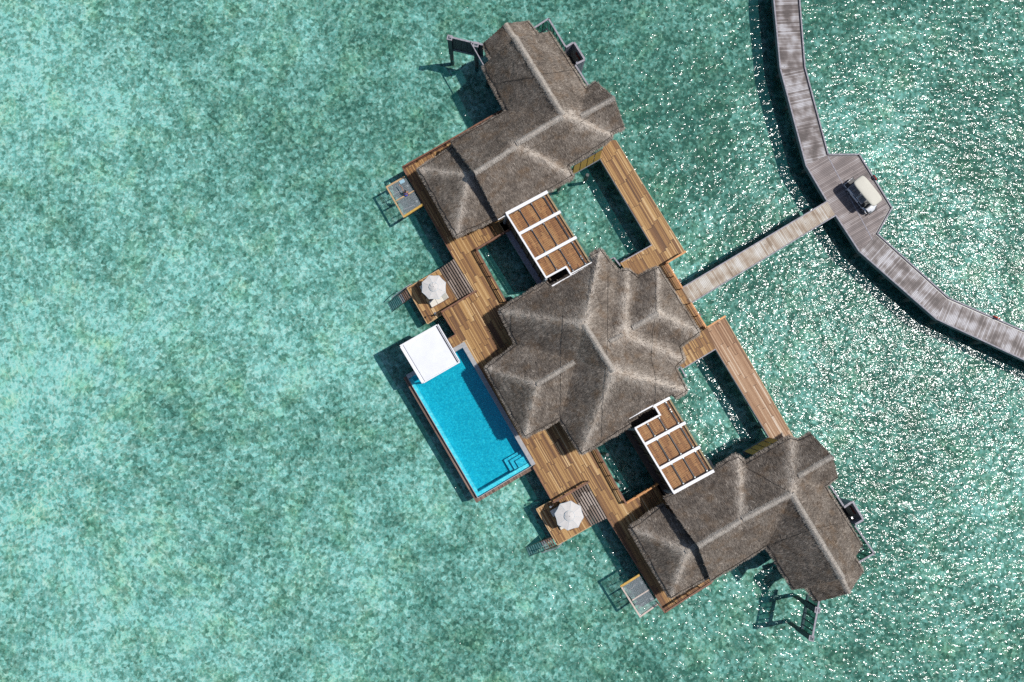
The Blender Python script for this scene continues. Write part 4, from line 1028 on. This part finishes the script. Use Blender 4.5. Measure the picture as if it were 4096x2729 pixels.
net([(2484,2345),(2560,2298),(2631,2416),(2560,2466)], [(2528,2401),(2597,2358)], 0, M['bleached'], 'empty hammock net with pale frame, left of the southern villa', .12)

# ------------------------------------------------------------------ parasols
def umbrella(cx, cy, rad, rot, label, zt=3.45, zf=.95, twist=True):
    c = P(cx, cy, zt); t = thing('parasol', at_z(c, zf), label, 'parasol', 'white octagonal parasols')
    vs = []; fs = []; rings = [(.30,0),(.55,-.08),(.8,-.17),(1.0,-.25)]
    for r_, dz in rings:
        for k in range(16):
            a = rot+2*math.pi*k/16; odd = k % 2
            rr = rad*r_*(1 if not odd else math.cos(math.pi/8)*(1-.03*r_)); vs.append(c+Vector((rr*math.cos(a), rr*math.sin(a), dz-(.015*r_ if odd else 0))))
    for i in range(3):
        for k in range(16): fs.append((i*16+k, i*16+(k+1)%16, (i+1)*16+(k+1)%16, (i+1)*16+k))
    for k in range(16):   # short valance
        a = vs[48+k]; vs.append(a-Vector((0,0,.10)))
    for k in range(16): fs.append((48+k, 48+(k+1)%16, 64+(k+1)%16, 64+k))
    mb = MB(); mb.add(vs, fs); co_ = mb.build('canopy', M['cloth'], t)
    mb = MB()
    for k in range(8):   # stitched seams
        for i in range(3): mb.cyl(vs[i*16+2*k]+Vector((0,0,.008)), vs[(i+1)*16+2*k]+Vector((0,0,.008)), .008, n=4)
    for k in range(16): mb.cyl(vs[48+k], vs[48+(k+1)%16], .014, n=4)
    mb.build('piping', M['cloth_edge'], co_)
    # vent cap with gathered, twisted folds
    rn = random.Random(int(cx)); vs2 = []; fs2 = []; nk = 32
    for i, (r_, dz) in enumerate([(.02,.20),(.35,.16),(.7,.09),(1.0,.0)]):
        for k in range(nk):
            a = rot+2*math.pi*k/nk+(1-r_)*1.1; fold = (.035 if twist else .012)*math.sin(k*2*math.pi/nk*7)*min(1,r_*1.5)*(1 if i < 3 else .5)
            rr = rad*.345*r_*(1+(.02 if k % 4 else 0)); vs2.append(c+Vector((rr*math.cos(a), rr*math.sin(a), .05+dz+fold)))
    for i in range(3):
        for k in range(nk): fs2.append((i*nk+k, (i+1)*nk+k, (i+1)*nk+(k+1)%nk, i*nk+(k+1)%nk))
    mb = MB(); mb.add(vs2, fs2); vc = mb.build('vent_cap', M['cloth'], t, smooth=True)
    mb = MB()
    for k in range(nk): mb.cyl(vs2[3*nk+k], vs2[3*nk+(k+1)%nk], .014, n=4)
    mb.build('piping', M['cloth_edge'], vc)
    mb = MB(); mb.cyl(c+Vector((0,0,.2)), c+Vector((0,0,.33)), .035, .02, n=8); mb.build('finial', M['red_wood'], t)
    mb = MB(); mb.cyl(at_z(c,zf), c+Vector((0,0,.2)), .03, n=10); mb.build('pole', M['pine'], t)
    for k in range(8):
        a = rot+2*math.pi*k/8; e = c+Vector((rad*.96*math.cos(a), rad*.96*math.sin(a), -.28)); mb = MB(); mb.beam(c+Vector((0,0,-.03)), e, .02, .03); mb.build('rib', M['pine'], t)
    mb = MB(); mb.box(at_z(c, zf+.05), (.6,.6,.1), rz=R(30)); mb.build('base', M['stone'], t)
umbrella(1735,1148,1.22,R(22.5), 'white parasol with gathered top on the northern swim deck')
umbrella(2278,2064,1.37,R(83.5-45), 'white parasol with smooth round cap on the southern swim deck', twist=False)

# ------------------------------------------------------------------ sun loungers
def lounger_proto():
    t = thing('sun_lounger', (0,0,0), None, None)
    mb = MB(); 
    for s in (-1,1): mb.box((0,s*.34,.22), (1.95,.05,.08))
    mb.box((-.96,0,.22),(.05,.66,.08)); mb.box((.96,0,.22),(.05,.66,.08))
    for k in range(9): mb.box((-.85+k*.17,0,.235),(.10,.64,.02))
    mb.build('frame', M['red_wood'], t)
    for sx in (-.85,.85):
        for sy in (-.32,.32):
            mb = MB(); mb.box((sx,sy,.09),(.07,.06,.18)); mb.build('leg', M['red_wood'], t)
    mb = MB(); mb.box((-.63,0,.31),(.66,.64,.11)); mb.box((.05,0,.31),(.66,.64,.11)); mb.build('cushion', M['cushion'], t, bevel=.03)
    Mb = Matrix.Rotation(R(-32),4,'Y'); mb = MB(); mb.box((.66,0,.48),(.62,.64,.10), M=Mb); mb.build('back_cushion', M['cushion'], t, bevel=.03)
    mb = MB(); mb.box((.67,0,.41),(.62,.60,.03), M=Mb); mb.build('backrest', M['red_wood'], t)
    return t
lp = lounger_proto(); ang_u = math.atan2(ua.y, ua.x)
lo = [((1756,1200), 'cream sun lounger half out of the northern parasol, nearer the railing'), ((1719,1139), 'cream sun lounger almost hidden under the northern parasol'),
      ((2241,2036), 'cream sun lounger poking out left of the southern parasol'), ((2272,2088), 'cream sun lounger poking out below the southern parasol')]
for i, (q, lab) in enumerate(lo):
    o = lp if i == 0 else copy_tree(lp); a = P(*q, 1.25); o.location = (a.x, a.y, .955); o.rotation_euler = (0,0,ang_u)
    tag(o, lab, 'sun lounger', 'cream sun loungers under the parasols')

# ---- deck showers at the two rail ends
for (q, lab) in (((1754,1252), 'slim steel deck shower at the end of the northern steps railing'), ((2211,2016), 'slim steel deck shower at the end of the southern steps railing')):
    a = P(*q, 2.0); t = thing('deck_shower', at_z(a,.95), lab, 'shower', 'steel deck showers')
    mb = MB(); mb.cyl(at_z(a,.95), at_z(a,3.0), .025, n=8); pts = [at_z(a,3.0)+(-va*.0)-ua*(.32*math.sin(k/6*math.pi*.5))+Vector((0,0,.15*math.sin(k/6*math.pi))) for k in range(7)]
    for p0_, p1_ in zip(pts[:-1], pts[1:]): mb.cyl(p0_, p1_, .02, n=8)
    mb.build('pipe', M['metal'], t)
    mb = MB(); mb.cyl(pts[-1]-Vector((0,0,.06)), pts[-1], .11, .09, n=16); mb.build('shower_head', M['metal'], t)

# ------------------------------------------------------------------ golf cart
def cart():
    rearw = P(3390,769,BW+.25); frontw = P(3455,845,BW+.25)
    roofang = math.atan2(-(.79), .612); fd = Vector((math.cos(roofang), math.sin(roofang), 0)); sdv = Vector((-fd.y, fd.x, 0))  # sdv to the up-right
    mid = (rearw+frontw)/2+sdv*.64-fd*.05; loc = at_z(mid, BW+.002)
    t = thing('golf_cart', loc, 'white golf cart with a long cream roof parked on the boardwalk platform', 'golf cart')
    Mx = Matrix.Translation(loc) @ Matrix.Rotation(roofang, 4, 'Z') @ Matrix.Scale(1.12, 4)
    def fin(mb, name, m, bevel=0, par=None, smooth=False):
        mb.v = [tuple(Mx @ Vector(v)) for v in mb.v]; return mb.build(name, m, par or t, bevel=bevel, smooth=smooth)
    # chassis / floor pan
    mb = MB(); mb.box((-.05,0,.36),(3.1,1.10,.14)); fin(mb, 'floor_pan', M['black'], .03)
    # side sills
    for s in (-1,1):
        mb = MB(); mb.box((-.35,s*.58,.42),(1.1,.06,.22)); mb.box((-.95,s*.57,.58),(.7,.08,.22)); fin(mb, 'side_panel', M['cart_body'], .03)
        mb = MB(); mb.box((.2,s*.60,.40),(2.5,.03,.03)); fin(mb, 'sill_trim', M['cart_body'])
    # rounded front cowl (hood)
    vs = []; fs = []; prof = [(.98,.55,.30),(1.02,.57,.80),(1.20,.56,.86),(1.42,.50,.74),(1.58,.42,.58),(1.64,.36,.36)]
    for x, hw, z in prof:
        for k in range(7):
            y = -hw+2*hw*k/6; vs.append((x-.08*(abs(y)/hw)**2.5*(1 if x > 1.1 else 0), y, z-.10*(abs(y)/hw)**3))
    for i in range(len(prof)-1):
        for k in range(6): fs.append((i*7+k, (i+1)*7+k, (i+1)*7+k+1, i*7+k+1))
    mb = MB(); mb.add(vs, fs); hood = fin(mb, 'hood', M['cart_body'], smooth=True)
    for s in (-1,1):
        mb = MB(); mb.box((1.50,s*.30,.60),(.10,.16,.09)); fin(mb, 'headlight', M['windscreen'], .02)
    mb = MB(); mb.box((1.66,0,.36),(.08,.85,.12)); fin(mb, 'bumper', M['black'], .03)
    mb = MB(); mb.box((1.02,0,.88),(.10,1.0,.10)); fin(mb, 'dashboard', M['black'], .03)
    # seats: three rows, the last facing back
    for x in (.25,-.55):
        mb = MB(); mb.box((x,0,.68),(.46,1.02,.14)); mb.box((x-.27,0,.93),(.10,1.02,.42)); fin(mb, 'seat', M['seat'], .04)
    mb = MB(); mb.box((-1.15,0,.68),(.44,1.02,.14)); mb.box((-.88,0,.93),(.10,1.02,.42)); fin(mb, 'seat', M['seat'], .04)
    mb = MB(); mb.box((-.15,0,.54),(1.3,.95,.22)); mb.box((-1.05,0,.54),(.6,.95,.22)); fin(mb, 'seat_base', M['cart_body'], .02)
    # steering wheel
    mb = MB(); c_ = Vector((.72,-.26,.98)); ax = Vector((-.75,0,.66)).normalized(); x_ = ax.orthogonal().normalized(); y_ = ax.cross(x_)
    for k in range(16):
        a0, a1 = 2*math.pi*k/16, 2*math.pi*(k+1)/16; mb.cyl(c_+(x_*math.cos(a0)+y_*math.sin(a0))*.18, c_+(x_*math.cos(a1)+y_*math.sin(a1))*.18, .015, n=6)
    mb.cyl(c_, c_-ax*.35, .02, n=6); fin(mb, 'steering_wheel', M['black'])
    # rear platform, bumper and grab handles
    mb = MB(); mb.box((-1.55,0,.40),(.40,1.06,.07)); fin(mb, 'rear_step', M['black'], .02)
    mb = MB(); mb.box((-1.76,0,.42),(.04,.95,.05)); mb.box((-1.5,-.54,.42),(.5,.03,.04)); fin(mb, 'rear_trim', M['cart_body'])
    for s in (-.3,.3):
        mb = MB(); pts = [Vector((-1.72,s-.07,.75)),Vector((-1.86,s-.06,.78)),Vector((-1.90,s,.78)),Vector((-1.86,s+.06,.78)),Vector((-1.72,s+.07,.75))]
        for p0_, p1_ in zip(pts[:-1], pts[1:]): mb.cyl(p0_, p1_, .015, n=6)
        mb.cyl(Vector((-1.72,s,.45)), Vector((-1.72,s,.75)), .018, n=6); fin(mb, 'grab_handle', M['black'])
    # roof posts and windscreen
    for x, lean in ((1.02,-.12),(-.30,0),(-1.25,.1)):
        for s in (-1,1):
            mb = MB(); mb.cyl(Vector((x,s*.50,.42)), Vector((x+lean,s*.50,1.86)), .02, n=6); fin(mb, 'roof_post', M['black'])
    mb = MB(); mb.add([(1.06,-.48,.86),(1.06,.48,.86),(.92,.48,1.80),(.92,-.48,1.80)], [(0,1,2,3)]); fin(mb, 'windscreen', M['glass'])
    # moulded roof: superellipse outline, domed, rear visor
    vs = []; fs = []; nk = 40
    for (sc, z) in ((0.0,1.985),(.5,1.975),(.86,1.95),(.97,1.915),(1.0,1.87),(.97,1.85)):
        for k in range(nk):
            a = 2*math.pi*k/nk; ca, sa = math.cos(a), math.sin(a); e = .32
            x = abs(ca)**e*math.copysign(1,ca)*1.38*sc; y = abs(sa)**e*math.copysign(1,sa)*.62*sc
            vs.append((x-.16, y*(1-.04*(x/1.3 if x > 0 else 0)), z))
    for i in range(5):
        for k in range(nk): fs.append((i*nk+k, (i+1)*nk+k, (i+1)*nk+(k+1)%nk, i*nk+(k+1)%nk))
    fs.append(tuple(range(5*nk, 6*nk)))
    mb = MB(); mb.add(vs, fs); fin(mb, 'roof', M['cart_roof'], smooth=True)
    for x in (1.05,-1.0):
        for s in (-1,1):
            mb = MB(); mb.cyl(Vector((x,s*.48,.23)), Vector((x,s*.62,.23)), .225, n=20); w = fin(mb, 'wheel', M['tyre'], .02)
            mb = MB(); mb.cyl(Vector((x,s*.60,.23)), Vector((x,s*.635,.23)), .13, n=16); fin(mb, 'rim', M['rim'], par=w)
            mb = MB()
            for k in range(8):
                a0, a1 = math.pi*(k)/8, math.pi*(k+1)/8
                mb.beam(Vector((x+.30*math.cos(a0), s*.56, .25+.28*math.sin(a0))), Vector((x+.30*math.cos(a1), s*.56, .25+.28*math.sin(a1))), .16, .02)
            fin(mb, 'wheel_arch', M['cart_body'])
cart()

# ------------------------------------------------------------------ lifebuoys hung on the boardwalk side
def torus(mb, c, ax, r0, r1, n=28, k=8, arc=1.0, m=0):
    ax = ax.normalized(); x_ = ax.orthogonal().normalized(); y_ = ax.cross(x_); vs = []; fs = []
    for i in range(n):
        a = 2*math.pi*i/n*arc; d = x_*math.cos(a)+y_*math.sin(a)
        for j in range(k):
            b = 2*math.pi*j/k; vs.append(c+d*(r0+r1*math.cos(b))+ax*(r1*math.sin(b)))
    for i in range(n if arc == 1 else n-1):
        for j in range(k): fs.append((i*k+j, ((i+1)%n)*k+j, ((i+1)%n)*k+(j+1)%k, i*k+(j+1)%k))
    mb.add(vs, fs, m)
def lifebuoy(px, py, dirpx, z, mm, label, r0):
    c = P(px, py, z); q = P(px+dirpx[0], py+dirpx[1], z)-c; q.z = 0; out = Vector((-q.y, q.x, 0)).normalized()
    t = thing('lifebuoy', c, label, 'lifebuoy', 'lifebuoys hung on the boardwalk')
    mb = MB(); torus(mb, c, out*.93+Vector((0,0,.36)), r0, .075); mb.build('ring', mm, t, smooth=True)
    mb = MB()
    ax = (out*.93+Vector((0,0,.36))).normalized(); x_ = ax.orthogonal().normalized(); y_ = ax.cross(x_)
    for k in range(4):
        a = math.pi/4+k*math.pi/2; d = x_*math.cos(a)+y_*math.sin(a); tdir = ax.cross(d)
        mb.cyl(c+d*r0-tdir*.04, c+d*r0+tdir*.04, .082, n=10)
    mb.build('band', M['white'] if mm == M['orange_red'] else M['black'], t)
    mb = MB(); mb.beam(c-out*.2, c+Vector((0,0,.1)), .05, .05); mb.build('bracket', M['black'], t)
lifebuoy(3500,711,(.52,.85),1.72,M['red'],'dark red lifebuoy on the boardwalk platform edge near the golf cart',.24)
lifebuoy(3985,1269,(.92,.38),1.68,M['orange_red'],'orange red lifebuoy on the boardwalk edge at the far right',.32)

# ------------------------------------------------------------------ person sitting on the net
def person():
    ox, oy, s = 1530, 690, .12755
    Q = lambda cx, cy, z: P(ox+cx*s, oy+cy*s, z)
    zn = 2.0
    pel = Q(740,705,zn+.14); chest = Q(722,640,zn+.50); neck = Q(714,602,zn+.66); 
    t = thing('person', at_z(pel, zn), 'person in blue swimwear sitting on the net with one arm stretched out', 'person')
    dirv = at_z(neck,0)-at_z(pel,0); fw = dirv.normalized(); lf_ = Vector((-fw.y, fw.x, 0))
    verts = []; edges = []; rad = []
    def v(p, r, par=None):
        verts.append(Vector(p)); rad.append(r)
        if par is not None: edges.append((par, len(verts)-1))
        return len(verts)-1
    p0 = v(pel, (.15,.12)); p1 = v(pel.lerp(chest,.45), (.115,.09), p0); p2 = v(chest, (.14,.10), p1); p3 = v(neck, (.055,.055), p2); 
    head_c = neck+fw*.05+Vector((0,0,.14)); p4 = v(neck+fw*.02+Vector((0,0,.05)), (.05,.05), p3)
    for sgn, hand in ((1, None), (-1, None)):
        sh = chest.lerp(neck,.5)+lf_*sgn*.17; a = v(sh, (.05,.05), p2)
        if sgn == 1:
            el = Q(608,470,zn+.62); wr = Q(545,408,zn+.60)
        else:
            el = Q(790,655,zn+.32); wr = Q(815,698,zn+.08)
        b = v(el, (.038,.038), a); c = v(wr, (.026,.026), b); d = (wr-el).normalized()
        pc = v(wr+d*.05, (.034,.018), c); sx = Vector((-d.y,d.x,0)).normalized()
        for k, (o_, ln) in enumerate(((-.03,.065),(-.010,.08),(.012,.078),(.03,.06))):
            f1 = v(wr+d*.09+sx*o_, (.010,.010), pc); v(wr+d*(.09+ln)+sx*o_*1.3-Vector((0,0,.012)), (.008,.008), f1)
        th_ = v(wr+d*.05+sx*.045, (.010,.010), c); v(wr+d*.09+sx*.065, (.008,.008), th_)
        hp = v(pel+lf_*sgn*.10, (.09,.09), p0)
        kn = pel+fw*.36+lf_*sgn*.22+Vector((0,0,.02)); ft = pel-fw*.02+lf_*sgn*.16+Vector((0,0,-.08))
        kk = v(kn, (.06,.06), hp); an = v(ft, (.036,.036), kk); v(ft-fw*.10+Vector((0,0,-.0)), (.035,.025), an)
    me = bpy.data.meshes.new('body'); me.from_pydata([tuple(q) for q in verts], edges, []); me.materials.append(M['skin'])
    o = bpy.data.objects.new('body', me); C.objects.link(o)
    sk = o.modifiers.new('skin', 'SKIN'); 
    for i, r_ in enumerate(rad): me.skin_vertices[0].data[i].radius = r_; me.skin_vertices[0].data[i].use_root = (i == 0)
    o.modifiers.new('sub', 'SUBSURF').levels = 1; o.modifiers['sub'].render_levels = 1
    attach(o, t)
    def ell(c, r, name, m, cut=None, par=None):
        bm = bmesh.new(); bmesh.ops.create_uvsphere(bm, u_segments=20, v_segments=14, radius=1)
        for q in bm.verts: q.co = Vector((q.co.x*r[0], q.co.y*r[1], q.co.z*r[2]))
        if cut: bmesh.ops.delete(bm, geom=[q for q in bm.verts if cut(q.co)], context='VERTS')
        me = bpy.data.meshes.new(name); bm.to_mesh(me); bm.free(); me.materials.append(m); me.polygons.foreach_set('use_smooth', [True]*len(me.polygons))
        o2 = bpy.data.objects.new(name, me); C.objects.link(o2); o2.matrix_basis = Matrix.Translation(c) @ Matrix.Rotation(math.atan2(fw.y,fw.x),4,'Z')
        me.transform(o2.matrix_basis); o2.matrix_basis = Matrix.Identity(4); attach(o2, par or t); return o2
    hd = ell(head_c, (.10,.078,.115), 'head', M['skin'])
    ell(head_c+Vector((0,0,.012))-fw*.012, (.108,.088,.122), 'hair', M['hair'], cut=lambda q: q.x > .055 and q.z < .05)
    ell(head_c+fw*.10-Vector((0,0,.01)), (.02,.012,.018), 'nose', M['skin'])
    for sg in (-1,1): ell(head_c+fw*.088+lf_*sg*.032+Vector((0,0,.012)), (.010,.013,.010), 'eye', M['black']); ell(head_c+lf_*sg*.082, (.018,.010,.026), 'ear', M['skin'])
    ell(head_c+fw*.092-Vector((0,0,.05)), (.010,.024,.008), 'mouth', M['red_mat'])
    # long hair falling on the back
    mb = MB(); h0 = head_c-fw*.07+Vector((0,0,.02)); h1 = neck-fw*.09+Vector((0,0,-.04)); mb.cyl(h0, h1, .075, .055, n=12); mb.build('hair_length', M['hair'], t, smooth=True)
    # swimwear: back strap and bottoms following the body
    mb = MB(); torus(mb, chest, (neck-chest), .128, .02, n=24, k=6); bk = mb.build('swim_top', M['bikini'], t, smooth=True)
    ell(pel+Vector((0,0,.02)), (.14,.175,.10), 'swim_bottom', M['bikini'], cut=lambda q: q.x > .09)
    ell(chest-fw*.115+lf_*.0+Vector((0,0,.03)), (.03,.05,.04), 'strap_knot', M['bikini'])
person()

# folded towel at the far corner of the net
mb = MB(); a = Q_ = P(1608,727,1.99); mb.box(a, (.34,.5,.05), rz=ang_u+R(90)); tag(mb.build('folded_towel', plain('pale blue towel', (.30,.48,.58), .9, .05), bevel=.015), 'pale blue towel folded on the net in the shade', 'towel')
